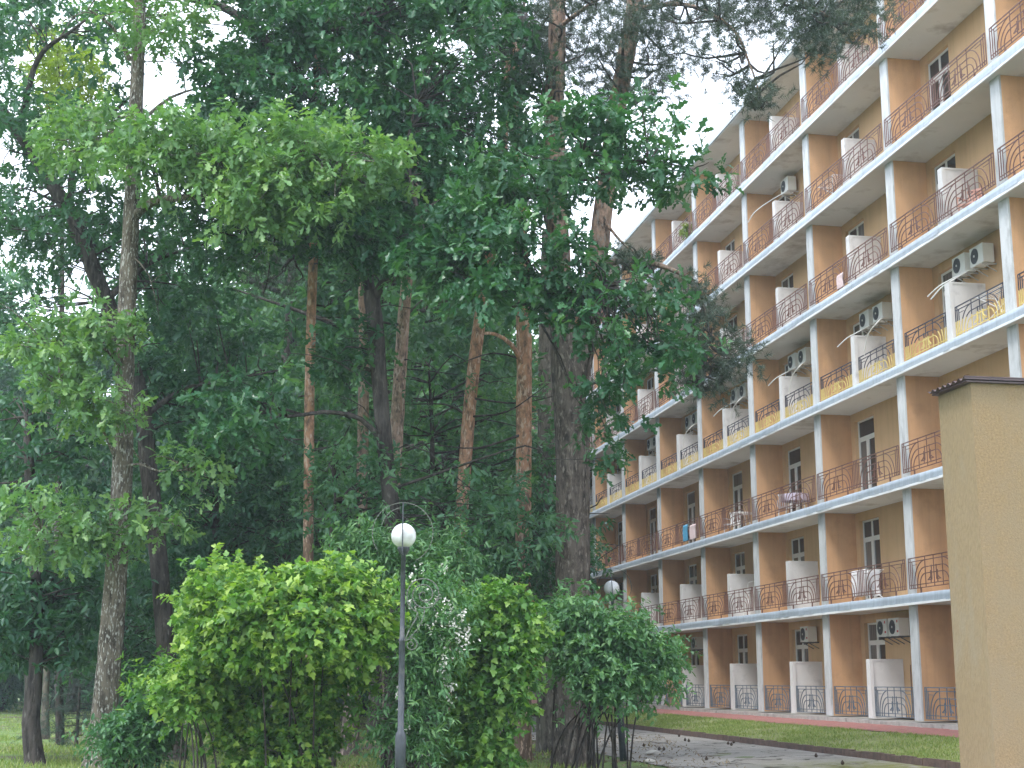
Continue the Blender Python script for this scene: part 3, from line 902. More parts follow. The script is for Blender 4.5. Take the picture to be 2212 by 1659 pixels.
hose([(2.6 - BAY, 0.58, zt - 0.86), (2.85 - BAY, 0.22, zt - 1.08), (3.1 - BAY, 0.04, zt - 1.22), (3.45 - BAY, -0.06, zt - 1.42)], 'lower of two parallel white drain hoses, yellow-railed floor, bay above the annex')
for n in (0, 1, 2, 3):
    b = n * BAY
    hose([(b + 1.75, 0.66, zt - 0.84), (b + 1.35, 0.3, zt - 1.0), (b + 1.05, 0.0, zt - 1.22), (b + 1.50, -0.05, zt - 1.42), (b + 1.75, -0.06, zt - 1.80), (b + 1.82, -0.06, zt - 1.95)], 'white drain hose arcing down, yellow-railed floor, %s' % BAYNAME[n])
hose([(8.8, 0.6, soff(6) - 0.70), (9.5, 0.3, soff(6) - 0.80), (10.2, -0.02, soff(6) - 1.0), (10.7, -0.1, soff(6) - 1.22)], 'white drain hose of the lone air conditioner near the roof')
# copper pipe down the wall under the ground-floor pair
mb = MB(); mb.path([(0, 0, 0), (0.01, 0, 0.7), (-0.01, 0, 1.4)], 0.012, 0, 5)
o = link('wall_pipe', mb.mesh('wall_pipe', M['rail_brown']), None, bw(2.15, FIN - 0.02, 0.70), (0, 0, BROT)); tag(o, 'thin dark pipe running down the ground floor wall below the air conditioners', 'pipe')

def cloth(name, w, h, mat, waves=3, amp=0.03, seed=0):
    """hung cloth, folded over a rail: wavy sheet with thickness"""
    rng = np.random.default_rng(seed)
    n, m = 18, 8
    V = []
    for side in (0, 1):
        for j in range(m + 1):
            for i in range(n + 1):
                x = -w / 2 + w * i / n; z = -h * j / m
                y = amp * math.sin(waves * 2 * math.pi * i / n + 0.4 * j) * (0.3 + 0.7 * j / m) + (0.012 if side else -0.012)
                V.append((x + 0.02 * math.sin(j * 0.8), y, z + 0.015 * math.sin(i * 0.9) * j / m))
    idx = np.arange(2 * (m + 1) * (n + 1)).reshape(2, m + 1, n + 1)
    F = []
    for j in range(m):
        for i in range(n):
            F.append([idx[0, j, i], idx[0, j, i + 1], idx[0, j + 1, i + 1], idx[0, j + 1, i]])
            F.append([idx[1, j, i], idx[1, j + 1, i], idx[1, j + 1, i + 1], idx[1, j, i + 1]])
    for i in range(n):
        F.append([idx[0, 0, i], idx[1, 0, i], idx[1, 0, i + 1], idx[0, 0, i + 1]])
    return np_mesh(name, np.array(V), np.array(F), mat, smooth=True)
def hang(name, x, y, v, w, h, mat, label, cat, seed, waves=3):
    u, z = onfac(x, y, v)
    o = link(name, cloth(name, w, h, M[mat], waves, 0.03, seed), None, bw(u, v, z), (0, 0, BROT))
    tag(o, label, cat)
hang('towel', 1481, 1134, -0.15, 0.62, 0.62, 'cloth_blue', 'bright blue towel hung over a third-floor railing', 'towel', 1)
hang('towel', 1497, 1133, -0.15, 0.75, 0.55, 'cloth_pink', 'pink patterned towel hung beside the blue towel', 'towel', 2, 4)
hang('towel', 1815, 592, -0.15, 0.45, 0.42, 'cloth_pink', 'pink towel on the fifth-floor railing beside the annex bay pillar', 'towel', 3)
def drying_rack(u, v, k, label, sheet):
    o = empty('drying_rack', bw(u, v, flo(k) + 0.004), BROT)
    tag(o, label, 'drying rack')
    mb = MB()
    for s in (-1, 1):
        mb.bar((-0.75, s * 0.26, 0), (0.55, -s * 0.24, 0.9), 0.012, 0, 6); mb.bar((0.75, s * 0.26, 0), (-0.55, -s * 0.24, 0.9), 0.012, 0, 6)
    link('leg_frame', mb.mesh('leg_frame', M['plastic_white']), o)
    mb = MB()
    for i in range(7): mb.bar((-0.6, -0.24 + i * 0.08, 0.9), (0.6, -0.24 + i * 0.08, 0.9), 0.007, 0, 5)
    for x in (-0.6, 0.6): mb.bar((x, -0.25, 0.9), (x, 0.25, 0.9), 0.010, 0, 5)
    link('top_grid', mb.mesh('top_grid', M['plastic_white']), o)
    if sheet:
        for j, (y, w, x) in enumerate(((0.25, 0.95, -0.05), (0.02, 0.8, 0.2), (-0.2, 0.9, 0.0))):
            s = link('hung_sheet', cloth('hung_sheet', w, 0.72, M['cloth_white'], 3, 0.03, j), None, bw(u, v, flo(k)) + DV * x - NV * y + np.array([0, 0, 0.92]), (0, 0, BROT))
            tag(s, '%s white sheet drying on the rack, second floor' % ('front', 'middle', 'rear')[j], 'sheet')
uu, zz = onfac(1868, 1260, 0.35)
drying_rack(uu, 0.42, 1, 'white drying rack hung with sheets on the second floor beside the annex', True)
uu, zz = onfac(1795, 405, 0.35)
drying_rack(uu, 0.42, 5, 'bare white drying rack behind the sixth-floor railing', False)
uu, zz = onfac(2150, 640, 0.35)
drying_rack(uu, 0.42, 3, 'bare drying rack behind the yellow railing above the annex', False)
def chair(u, v, k, rz, mat, label):
    o = empty('balcony_chair', bw(u, v, flo(k) + 0.004), BROT + rz)
    tag(o, label, 'chair')
    mb = MB(); mb.box(-0.22, 0.22, -0.21, 0.21, 0.40, 0.43); mb.box(-0.23, 0.23, 0.211, 0.225, 0.38, 0.425); link('seat', mb.mesh('seat', M[mat]), o)
    mb = MB()
    for i in range(5): mb.box(-0.19 + i * 0.085, -0.145 + i * 0.085, -0.25, -0.225, 0.43, 0.82)
    mb.box(-0.22, 0.22, -0.255, -0.22, 0.821, 0.88); link('backrest', mb.mesh('backrest', M[mat]), o)
    for x in (-0.2, 0.2):
        for y in (-0.19, 0.19):
            mb = MB(); mb.bar((x * 1.1, y * 1.12, 0), (x, y, 0.40), 0.018, 0, 6); link('leg', mb.mesh('leg', M[mat]), o)
    for x in (-0.235, 0.235):
        mb = MB(); mb.box(x - 0.02, x + 0.02, -0.22, 0.20, 0.62, 0.645); mb.bar((x, 0.18, 0.43), (x, 0.19, 0.62), 0.014, 0, 6); link('armrest', mb.mesh('armrest', M[mat]), o)
def table(u, v, k, mat, label):
    o = empty('balcony_table', bw(u, v, flo(k) + 0.004), BROT)
    tag(o, label, 'table')
    mb = MB(); mb.lathe([(0.40, 0.70), (0.42, 0.71), (0.42, 0.73), (0.40, 0.74)], 20); link('table_top', mb.mesh('table_top', M['plastic_white']), o)
    for t in range(4):
        a = math.pi / 4 + t * math.pi / 2
        mb = MB(); mb.bar((0.36 * math.cos(a), 0.36 * math.sin(a), 0), (0.26 * math.cos(a), 0.26 * math.sin(a), 0.70), 0.02, 0, 6); link('leg', mb.mesh('leg', M['plastic_white']), o)
    if mat:
        mb = MB(); n = 28
        prof = [(0.0, 0.752), (0.43, 0.750), (0.445, 0.735), (0.45, 0.55)]
        for i in range(n):
            pass
        mb.lathe([(0.05, 0.752), (0.43, 0.751), (0.447, 0.735), (0.46, 0.60), (0.47, 0.52)], 24)
        mb.f = mb.f[:-2]; mb.m = mb.m[:-2]
        c_ = link('tablecloth', mb.mesh('tablecloth', M[mat], True), None, bw(u, v, flo(k) + 0.004)); tag(c_, 'lilac cloth on the balcony table, third floor', 'tablecloth')
uu, zz = onfac(1716, 1060, 0.45); table(uu, 0.47, 2, 'cloth_lilac', 'round table under a lilac cloth, third floor, second bay from the annex')
chair(uu + 0.75, 0.40, 2, 1.2, 'plastic_white', 'white plastic chair beside the lilac-covered table')
uu, zz = onfac(1592, 1098, 0.45); table(uu - 0.35, 0.5, 2, None, 'bare white round table, third floor, third bay from the annex')
chair(uu + 0.5, 0.42, 2, 0.7, 'plastic_white', 'white plastic chair beside the bare white table, third floor')
uu, zz = onfac(2095, 420, 0.45); chair(uu, 0.45, 4, 0.5, 'chair_coral', 'coral chair behind the railing, fifth floor, bay above the annex')
# folded screen frame leaning on the second floor, third bay
uu, zz = onfac(1608, 1300, 0.3)
mb = MB()
for p, q in (((-0.35, 0, 0), (-0.42, -0.22, 1.25)), ((0.35, 0, 0), (0.28, -0.22, 1.25)), ((-0.42, -0.22, 1.25), (0.28, -0.22, 1.25)), ((-0.38, -0.1, 0.62), (0.32, -0.1, 0.62)), ((-0.35, 0.02, 0.02), (0.30, -0.2, 1.2))):
    mb.bar(p, q, 0.014, 0, 6)
o = link('leaning_frame', mb.mesh('leaning_frame', M['plastic_white']), None, bw(uu, 0.35, flo(1) + 0.004), (0, 0, BROT)); tag(o, 'white metal bed frame leaning against a divider, second floor', 'frame')

# ------------------------------------------------------------------ the annex with its sheet roof
p_far = at(2025 + 2, 859, 25.0)
an_u = float((p_far - AP) @ DV); an_v = float((p_far - AP) @ NV)
annex = empty('plaster_annex', bw(an_u, an_v, 0), BROT)
tag(annex, 'tall ochre roughcast annex with a corrugated roof edge in front of the building', 'annex')
AH, AL, AW = p_far[2] + 0.03, 1.17, 5.0
mb = MB(); bx(mb, -AL, 0, 0.004, AW, 0, AH)
link('wall', mb.mesh('wall', M['annex_plaster']), annex)
mb = MB(); bx(mb, -AL + 0.003, 0.002, 0.0, 0.0035, 0.0, AH - 0.004)
s_ = link('side_render', mb.mesh('side_render', M['annex_plaster_grey']), annex); s_['label'] = 'greyer plaster side of the annex'  # side face in its own plaster tone, greyer and slightly lighter than the front
# corrugated sheet: waves run across, so the eave shows the profile
mb = MB()
nw = 7
pr = []
for i in range(nw * 8 + 1):
    x = -AL - 0.10 + (AL + 0.16) * i / (nw * 8)
    pr.append((x, 0.026 * math.cos(2 * math.pi * i / 8)))
for (t0, t1) in ((0, 1),):
    for i in range(len(pr) - 1):
        b = len(mb.v)
        for (x, z) in (pr[i], pr[i + 1]):
            for (y, dz) in ((0.17, 0.0), (-AW - 0.1, 0.02)):
                mb.v.append((x, y, AH + 0.058 + z + dz)); mb.v.append((x, y, AH + 0.052 + z + dz))
        mb.f += [[b, b + 4, b + 6, b + 2], [b + 1, b + 3, b + 7, b + 5], [b, b + 1, b + 5, b + 4], [b + 2, b + 6, b + 7, b + 3]]
        mb.m += [0] * 4
link('roof_sheet', mb.mesh('roof_sheet', M['roof_sheet'], True), annex)
mb = MB(); bx(mb, -AL - 0.08, 0.02, -0.11, AW, AH + 0.001, AH + 0.028)
link('eave_board', mb.mesh('eave_board', M['roof_sheet']), annex)
mb = MB(); bx(mb, -AL - 0.12, -AL - 0.105, -0.17, AW, AH + 0.040, AH + 0.082); bx(mb, -AL - 0.13, -AL - 0.106, -0.17, AW, AH + 0.078, AH + 0.094)
link('verge_trim', mb.mesh('verge_trim', M['roof_sheet']), annex)

# ------------------------------------------------------------------ lamps
def lamp(x, y, lean, label):
    o = empty('street_lamp', (x, y, 0)); o.rotation_euler = (0, lean, 0)
    tag(o, label, 'street lamp', 'globe lamps along the path')
    mb = MB(); mb.lathe([(0.075, 0), (0.075, 0.95), (0.062, 1.0), (0.045, 1.02), (0.043, 2.2), (0.048, 2.21), (0.048, 2.25), (0.034, 2.27), (0.033, 3.40), (0.06, 3.42), (0.085, 3.49), (0.085, 3.51)], 16)
    link('post', mb.mesh('post', M['post_paint'], True), o)
    G = 3.67
    mb = MB(); mb.lathe([(0.06, -0.165)] + [(0.175 * math.sin(t), -0.175 * math.cos(t)) for t in np.linspace(0.36, math.pi - 0.02, 14)], 24, 0, (0, 0, G))
    link('globe', mb.mesh('globe', M['globe'], True), o)
    mb = MB(); mb.box(-0.008, 0.008, -0.205, -0.185, 3.42, 4.12); mb.box(-0.008, 0.008, -0.185, 0.0, 3.40, 3.43)
    link('front_bar', mb.mesh('front_bar', M['post_paint']), o)
    # ironwork: ring around the globe, inner arc, big spiral and a small curl
    mb = MB()
    ring = [(0.42 * math.cos(t), -0.195, G + 0.02 + 0.42 * math.sin(t)) for t in np.linspace(math.radians(-65), math.radians(215), 40)]
    mb.path(ring, 0.006, 0, 5)
    link('ring', mb.mesh('ring', M['iron'], True), o); mb = MB()
    mb.path([(0.30 * math.cos(t), -0.195, G + 0.05 + 0.32 * math.sin(t)) for t in np.linspace(math.radians(95), math.radians(165), 12)], 0.006, 0, 5)
    link('inner_arc', mb.mesh('inner_arc', M['iron'], True), o)
    mb = MB()
    sp = []
    for i in range(70):
        t = i / 69.0
        a = math.radians(250) - t * math.radians(900)
        r = 0.235 * (1 - t) ** 0.8 + 0.02
        sp.append((0.30 + r * math.cos(a), -0.06, G - 0.82 + r * math.sin(a)))
    tail = [(0.04, -0.06, G - 1.45), (0.10, -0.06, G - 1.30), (0.20, -0.06, G - 1.13)]
    mb.path(tail + sp, 0.009, 0, 5)
    mb.path([(0.09 + 0.55 * t - 0.35 * t * t, -0.06, G - 1.42 + 0.5 * t) for t in np.linspace(0, 0.9, 8)], 0.008, 0, 5)
    link('scroll', mb.mesh('scroll', M['iron'], True), o)
    mb = MB()
    sp = []
    for i in range(36):
        t = i / 35.0
        a = math.radians(110) - t * math.radians(560); r = 0.085 * (1 - t) + 0.012
        sp.append((0.13 + r * math.cos(a), -0.06, G - 1.50 + r * math.sin(a)))
    mb.path(sp, 0.008, 0, 5)
    mb.bar((0.03, -0.06, G - 1.45), (0.12, -0.06, G - 1.42), 0.008, 0, 5)
    link('curl', mb.mesh('curl', M['iron'], True), o)
l1 = at(866, 1659, 20.2)
lamp(at(872, 1157, 20.2)[0], 20.2, 0.0, 'dark lamp post with white globe and scrollwork between lime shrubs')
l2 = gnd(1349, 1645)
lamp(l2[0], 32.0, -0.055, 'leaning lamp post with white globe among leaves beside the path')

# ------------------------------------------------------------------ trees
def tree(name, base, label, cat='tree', group=None):
    o = empty(name, base)
    tag(o, label, cat, group)
    return o
def put(o, name, V, F, mat, tint=None, smooth=False, stuff=False):
    b = np.array(o.location)
    c_ = link(name, np_mesh(name, V - b[None], F, mat, tint, smooth), o)
    if stuff: c_['kind'] = 'stuff'
    return c_
def stem(pts, Ys, rpx):
    """centre line and radii from view directions and distances"""
    if not isinstance(Ys, (list, tuple)): Ys = [Ys] * len(pts)
    P = [at(x, y, Y) for (x, y), Y in zip(pts, Ys)]
    return P, [r * Y / FPX for r, Y in zip(rpx, Ys)]
def grounded(P, R_):
    """carry the stem down to the ground"""
    p, q = np.array(P[0]), np.array(P[1])
    d = (q - p) / (q[2] - p[2])
    if p[2] > 0.0:
        b = p - d * (p[2] + 0.05)
        return [b] + list(P), [R_[0] * 1.08] + list(R_)
    return P, R_
def hardwood(rng, name, label, trunk, limbs, clumps, mat_bark, mat_leaf, kind, per_clump, per_sprig, size, sprig, tw=0.022, group=None, extra=None, dead=0):
    P, R_ = grounded(*trunk)
    base = np.array([P[0][0], P[0][1], 0.0])
    o = tree(name, base, label, group=group)
    V, Q = tube(rng, P, R_, 18, 0.22, 0.05, 0.35)
    put(o, 'trunk', V, Q, mat_bark, smooth=True)
    sk = [spline(P, R_, 0.4)[0]]
    for (lp, lr) in limbs:
        V, Q = tube(rng, lp, lr, 10, 0.25, 0.07)
        put(o, 'limb', V, Q, mat_bark, smooth=True)
        sk.append(spline(lp, lr, 0.3)[0])
    sk = np.concatenate(sk)
    low = sk[sk[:, 2] > 2.0]
    tl = twigs(rng, low, clumps, tw, 0.006)
    for i in range(dead):                               # bare dead twigs
        p = low[rng.integers(len(low))]
        q = p + unit(rng.normal(0, 1, 3) * np.array([1, 0.6, 0.35])) * rng.uniform(0.8, 2.4)
        tl.append(tube(rng, [p, (p + q) / 2 + rng.normal(0, 0.15, 3), q], [0.02, 0.012, 0.004], 4, 0.4, 0.05))
    V, Q = join_quads(tl)
    put(o, 'branches', V, Q, mat_bark, smooth=True, stuff=True)
    V, T, c_ = leaves(rng, clumps, kind, per_clump, per_sprig, size, sprig)
    put(o, 'crown', V, T, mat_leaf, c_, stuff=True)
    return o

# --- the pale oak at the left, light lobed leaves
rng = np.random.default_rng(21)
trunk = stem([(210, 1659), (222, 1560), (238, 1400), (250, 1250), (262, 1080), (268, 900), (270, 760), (278, 600), (285, 450), (290, 300), (297, 150), (302, 0), (306, -200), (310, -420)], 29.0, [29, 26, 25, 23, 22, 21, 20, 19, 18, 16, 15, 14, 10, 5])
limbs = [stem([(288, 470), (330, 436), (420, 424), (505, 408), (570, 380), (650, 352), (740, 345)], [29, 28.6, 28, 27.2, 26.8, 26.5, 26.3], [11, 9, 8, 7, 5.5, 4, 2]),
         stem([(345, 430), (338, 390), (322, 350)], [28.5, 28.2, 28], [5, 4, 2]),
         stem([(268, 800), (215, 745), (140, 735), (60, 750)], [29, 28.4, 28, 27.5], [4, 3, 2.2, 1.2]),
         stem([(258, 1010), (225, 935), (190, 880), (130, 840)], [29, 28.6, 28, 27.6], [4.5, 3, 2.2, 1.2]),
         stem([(262, 1010), (300, 1002), (345, 1018), (400, 1015)], [29, 28.5, 28, 27.6], [3.5, 2.6, 2, 1.2]),
         stem([(255, 1140), (190, 1150), (90, 1150)], [29, 28.5, 28], [3.5, 2.5, 1.2]),
         stem([(252, 1180), (310, 1150), (370, 1130)], [29, 28.5, 28], [3.5, 2.5, 1.2]),
         stem([(280, 130), (245, 60), (190, 20)], [29, 28.6, 28], [6, 4, 2]), stem([(305, 260), (370, 210), (430, 190)], [29, 29, 29], [5, 3.5, 2])]
cl = np.concatenate([
    fill(rng, [(230, 330), (330, 250), (480, 260), (640, 255), (760, 290), (860, 345), (840, 400), (700, 470), (560, 500), (500, 470), (490, 395), (400, 375), (290, 385), (210, 360)], 74, 25.6, 27.6, 0.50),
    fill(rng, [(20, 740), (120, 670), (200, 650), (270, 690), (330, 730), (260, 765), (120, 790), (30, 790)], 24, 27, 28.6, 0.36),
    fill(rng, [(60, 800), (180, 790), (290, 900), (230, 930), (120, 880)], 17, 26.8, 28, 0.34),
    fill(rng, [(335, 985), (450, 985), (480, 1060), (440, 1080), (400, 1040)], 9, 27, 28, 0.28),
    fill(rng, [(0, 1100), (100, 1070), (245, 1090), (240, 1180), (120, 1200), (0, 1210)], 22, 27, 28.6, 0.38),
    fill(rng, [(290, 1110), (400, 1100), (412, 1150), (300, 1180)], 8, 27.5, 28.6, 0.32),
    fill(rng, [(110, 250), (260, 240), (270, 320), (160, 350), (60, 370)], 13, 28, 30, 0.42),
    fill(rng, [(220, -80), (430, -80), (420, 90), (340, 90), (260, 30)], 16, 27.5, 30, 0.5)])
hardwood(rng, 'oak_tree', 'oak with pale flecked straight trunk and light green leaves at the left', trunk, limbs, cl, M['bark_oak_lichen'], M['leaf_oak_light'], 'oak', 10, 9, 0.20, 0.32, dead=6)

# --- the dark forked oak in the middle
rng = np.random.default_rng(22)
trunk = stem([(852, 1640), (850, 1300), (846, 1120), (834, 1000), (822, 850), (813, 720), (802, 630)], 28.6, [22, 20, 18, 17, 17, 18, 18])
limbs = [stem([(802, 640), (785, 570), (768, 500), (764, 420), (752, 330), (705, 250), (650, 180), (600, 120), (500, 25), (380, -10)], [28.6, 28.6, 28.6, 28.8, 29, 29.2, 29.4, 29.6, 29.8, 30], [13, 13, 12, 11, 11, 11, 11, 11, 10, 8]),
         stem([(808, 650), (825, 615), (870, 590), (930, 545), (1000, 492), (1060, 452), (1130, 430), (1200, 402), (1260, 350)], [28.6, 28.4, 28, 27.6, 27.2, 26.8, 26.4, 26, 25.6], [12, 10, 9, 8, 7.5, 6.5, 5.5, 4.5, 3]),
         stem([(950, 575), (1000, 598), (1060, 625), (1110, 660), (1180, 640), (1300, 620)], [27.5, 27.2, 26.8, 26.4, 26, 25.6], [9, 8, 7, 6, 4.5, 3]),
         stem([(930, 545), (905, 470), (886, 380), (882, 300), (900, 220)], [27.6, 27.8, 28, 28.2, 28.4], [7, 6, 5, 4, 3]),
         stem([(640, 175), (650, 110), (690, 70), (760, 60)], [29.4, 29.2, 29, 28.8], [8, 7, 6, 4]),
         stem([(760, 400), (700, 430), (620, 470), (540, 520)], [28.8, 28.9, 29, 29], [6, 4.5, 3.5, 2]),
         stem([(830, 960), (780, 905), (700, 890), (620, 900), (540, 880)], [28.6, 28.4, 28.2, 28, 28], [7, 5.5, 4.5, 3.5, 2]),
         stem([(1200, 402), (1300, 380), (1400, 350), (1500, 365)], [25.6, 25.4, 25.2, 25], [4.5, 3.5, 2.5, 1.5])]
cl = np.concatenate([
    fill(rng, [(430, 150), (560, 60), (760, 20), (980, 40), (1100, 90), (1185, 190), (1190, 330), (1170, 440), (1080, 470), (960, 570), (850, 560), (760, 540), (650, 540), (520, 580), (430, 560), (370, 480), (400, 300)], 195, 27.6, 32.0, 0.52),
    fill(rng, [(880, 560), (960, 470), (1040, 390), (1110, 340), (1130, 430), (1100, 510), (1010, 560), (940, 620)], 34, 25.0, 26.8, 0.42),
    fill(rng, [(700, 480), (860, 420), (900, 520), (800, 580), (720, 560)], 14, 26.6, 28, 0.42),
    fill(rng, [(430, -120), (1150, -120), (1100, 60), (900, 30), (560, 60)], 46, 27.6, 32, 0.65),
    fill(rng, [(1200, 250), (1330, 200), (1410, 190), (1430, 260), (1480, 320), (1560, 365), (1480, 400), (1390, 425), (1330, 410), (1230, 480), (1190, 400)], 40, 24.4, 26.2, 0.36),
    fill(rng, [(1060, 500), (1200, 480), (1300, 560), (1400, 600), (1460, 600), (1450, 680), (1500, 780), (1440, 800), (1350, 850), (1300, 900), (1280, 790), (1230, 690), (1130, 690), (1000, 650), (960, 600)], 62, 24.4, 26.4, 0.38),
    fill(rng, [(1280, 850), (1345, 900), (1350, 960), (1300, 1000), (1275, 960)], 9, 26, 27.5, 0.30),
    fill(rng, [(695, 690), (790, 710), (775, 800), (700, 830)], 9, 27.5, 30, 0.46),
    fill(rng, [(440, 800), (600, 850), (590, 960), (480, 980)], 10, 26, 28, 0.4)])
hardwood(rng, 'oak_tree', 'dark forked oak behind the globe lamp, its limbs spreading across the middle', trunk, limbs, cl, M['bark_oak_dark'], M['leaf_oak_dark'], 'oak', 13, 9, 0.205, 0.28, dead=16)

# --- dark leaning oak at the left edge
rng = np.random.default_rng(23)
trunk = stem([(378, 1640), (362, 1450), (346, 1250), (322, 1020), (305, 860), (258, 720), (208, 600), (165, 480), (120, 410), (60, 310), (-20, 215), (-140, 60)], 31.5, [22, 19, 19, 19, 18, 18, 18, 17, 16, 15, 14, 8])
limbs = [stem([(150, 450), (165, 330), (230, 260), (300, 190)], [31.5, 31.5, 31.5, 31.5], [8, 6, 4, 2]),
         stem([(40, 290), (80, 130), (150, 70), (190, 40)], [31.5, 31, 30.5, 30], [8, 6, 4, 2]),
         stem([(228, 650), (320, 570), (400, 540), (470, 520)], [31.5, 31.5, 31.5, 31.5], [8, 6, 4, 2]),
         stem([(310, 900), (400, 840), (500, 820), (600, 800)], [31.5, 31.5, 31.5, 31.5], [7, 5, 3, 2])]
cl = np.concatenate([
    fill(rng, [(-60, -60), (90, -40), (80, 60), (0, 130), (-60, 200)], 20, 30, 34, 0.55),
    fill(rng, [(110, 0), (260, 20), (270, 120), (200, 100), (180, 60)], 11, 30, 34, 0.45),
    fill(rng, [(-60, 180), (60, 200), (110, 260), (220, 150), (270, 230), (270, 330), (210, 420), (120, 400), (0, 330), (-60, 330)], 30, 30, 34, 0.5),
    fill(rng, [(-60, 380), (80, 430), (210, 450), (340, 470), (420, 520), (440, 640), (300, 640), (220, 560), (140, 600), (90, 570), (0, 520), (-60, 560)], 48, 30, 35, 0.55),
    fill(rng, [(-40, 620), (120, 600), (130, 690), (-40, 700)], 8, 31, 34, 0.5),
    fill(rng, [(300, 640), (460, 640), (570, 760), (590, 860), (500, 960), (330, 940), (290, 800)], 52, 30.5, 35, 0.55)])
hardwood(rng, 'oak_tree', 'dark oak leaning left behind the pale-trunked oak', trunk, limbs, cl, M['bark_oak_dark'], M['leaf_forest_dark'], 'oak', 11, 8, 0.22, 0.30, dead=8)

# --- slim dark tree at the far left
rng = np.random.default_rng(24)
trunk = stem([(76, 1640), (68, 1560), (76, 1480), (78, 1380), (74, 1200), (66, 1040), (60, 960), (56, 900)], 30.6, [18, 18, 15, 14, 13, 12, 9, 4])
cl = np.concatenate([fill(rng, [(-60, 880), (130, 860), (240, 960), (230, 1080), (0, 1100), (-60, 1060)], 28, 30, 34, 0.5),
                     fill(rng, [(-60, 1220), (120, 1240), (220, 1260), (210, 1420), (120, 1440), (-60, 1420)], 62, 29.8, 34, 0.5)])
hardwood(rng, 'young_tree', 'slim dark trunk with a swollen foot on the grass at the far left', trunk, [], cl, M['bark_oak_dark'], M['leaf_forest_dark'], 'oval', 14, 9, 0.19, 0.32)

# --- dense young oaks of the middle distance
def thicket(seed, name, label, bx_, Y, polys, mat, size, rpx=9, kind='oval'):
    rng = np.random.default_rng(seed)
    y_top = min(min(q[1] for q in p[0]) for p in polys)
    g = gnd(bx_, 1469 + 1.70 / Y * FPX)
    trunk = stem([(bx_, 1469 + 1.70 / Y * FPX), (bx_ - 6, 1200), (bx_ + 4, (1200 + y_top) / 2), (bx_ - 4, y_top + 30)], Y, [rpx, rpx * 0.85, rpx * 0.6, rpx * 0.25])
    cl = np.concatenate([fill(rng, p, n, Y - 2.2, Y + 2.2, 0.5) for p, n in polys])
    return hardwood(rng, name, label, trunk, [], cl, M['bark_oak_dark'], M[mat], kind, 13, 9, size, 0.34, group='young trees filling the middle distance')
thicket(31, 'young_tree', 'young dense dark green tree right of the pale oak trunk', 470, 35, [([(330, 920), (480, 940), (600, 880), (640, 960), (650, 1200), (560, 1260), (420, 1290), (320, 1260), (300, 1050)], 105)], 'leaf_forest_dark', 0.17)
thicket(32, 'young_tree', 'low dark bushy tree behind the small conifer at the left', 270, 37, [([(200, 1180), (350, 1200), (420, 1290), (380, 1450), (250, 1500), (180, 1440)], 55)], 'leaf_forest_dark', 0.16)
thicket(33, 'young_tree', 'leafy young tree between the middle oak and the orange pines', 960, 35, [([(870, 1060), (960, 1020), (1080, 1000), (1190, 960), (1200, 1200), (1080, 1250), (960, 1180), (870, 1140)], 52)], 'leaf_oak_dark', 0.16)
thicket(34, 'young_tree', 'sparse young tree left of the middle oak trunk', 610, 36, [([(700, 940), (760, 920), (770, 1100), (710, 1110)], 12)], 'leaf_forest', 0.16)
thicket(35, 'young_tree', 'dark young tree at the foot of the great forked pine', 1130, 33, [([(1040, 1150), (1180, 1110), (1260, 1150), (1270, 1240), (1190, 1290), (1060, 1290)], 30)], 'leaf_oak_dark', 0.15)
thicket(37, 'young_tree', 'sparse light green young tree among the pine trunks behind the lamp', 930, 34.5, [([(700, 800), (900, 760), (1060, 780), (1190, 800), (1190, 1000), (1000, 1060), (860, 1040), (720, 980)], 36)], 'leaf_forest', 0.16)
thicket(38, 'young_tree', 'low green young tree right behind the arching shrub', 720, 29.9, [([(650, 1010), (790, 960), (900, 1040), (1000, 1030), (1180, 1060), (1190, 1170), (900, 1190), (660, 1170)], 46)], 'leaf_forest', 0.15, 5)
thicket(36, 'young_tree', 'yellow-green young tree showing through at the upper left', 130, 40, [([(95, 60), (180, 110), (215, 200), (200, 280), (110, 260), (80, 150)], 30)], 'leaf_yellow', 0.20)

# --- pines
def pine(seed, label, trunk, limbs, clumps, bark, sag=0.15, stubs=10, per=26, size=0.125):
    rng = np.random.default_rng(seed)
    P, R_ = grounded(*trunk)
    o = tree('pine_tree', np.array([P[0][0], P[0][1], 0.0]), label, group='pines among the oaks')
    V, Q = tube(rng, P, R_, 20, 0.20, 0.035, 0.30)
    put(o, 'trunk', V, Q, M[bark], smooth=True)
    sk = [spline(P, R_, 0.4)[0]]
    for (lp, lr) in limbs:
        V, Q = tube(rng, lp, lr, 12, 0.22, 0.05)
        put(o, 'limb', V, Q, M[bark], smooth=True)
        sk.append(spline(lp, lr, 0.3)[0])
    tr = sk[0]
    sk = np.concatenate(sk)
    L = []
    for i in range(stubs):                              # dead stubs and bare snags on the stem
        p = tr[rng.integers(int(len(tr) * 0.25), int(len(tr) * 0.8))]
        a = rng.uniform(0, 6.28)
        ln = rng.choice([0.3, 0.5, 1.6, 2.4])
        q = p + np.array([math.cos(a), math.sin(a), rng.uniform(-0.3, 0.25)]) * ln
        L.append(tube(rng, [p, (p + q) / 2 + rng.normal(0, 0.08, 3) * ln, q], [0.035, 0.02, 0.008], 5, 0.3, 0.06))
    if len(clumps):
        L += twigs(rng, sk[sk[:, 2] > 5.0], clumps, 0.035, 0.008, sag, 5, 0.4)
    V, Q = join_quads(L)
    put(o, 'branches', V, Q, M['bark_oak_dark'], smooth=True, stuff=True)
    if len(clumps):
        V, T, c_ = leaves(rng, clumps, 'needle', per, 34, size, 0.20, up=0.3, droop=0.1, flat=0.7)
        put(o, 'crown', V, T, M['needle'], c_, stuff=True)
    return o
rng = np.random.default_rng(40)
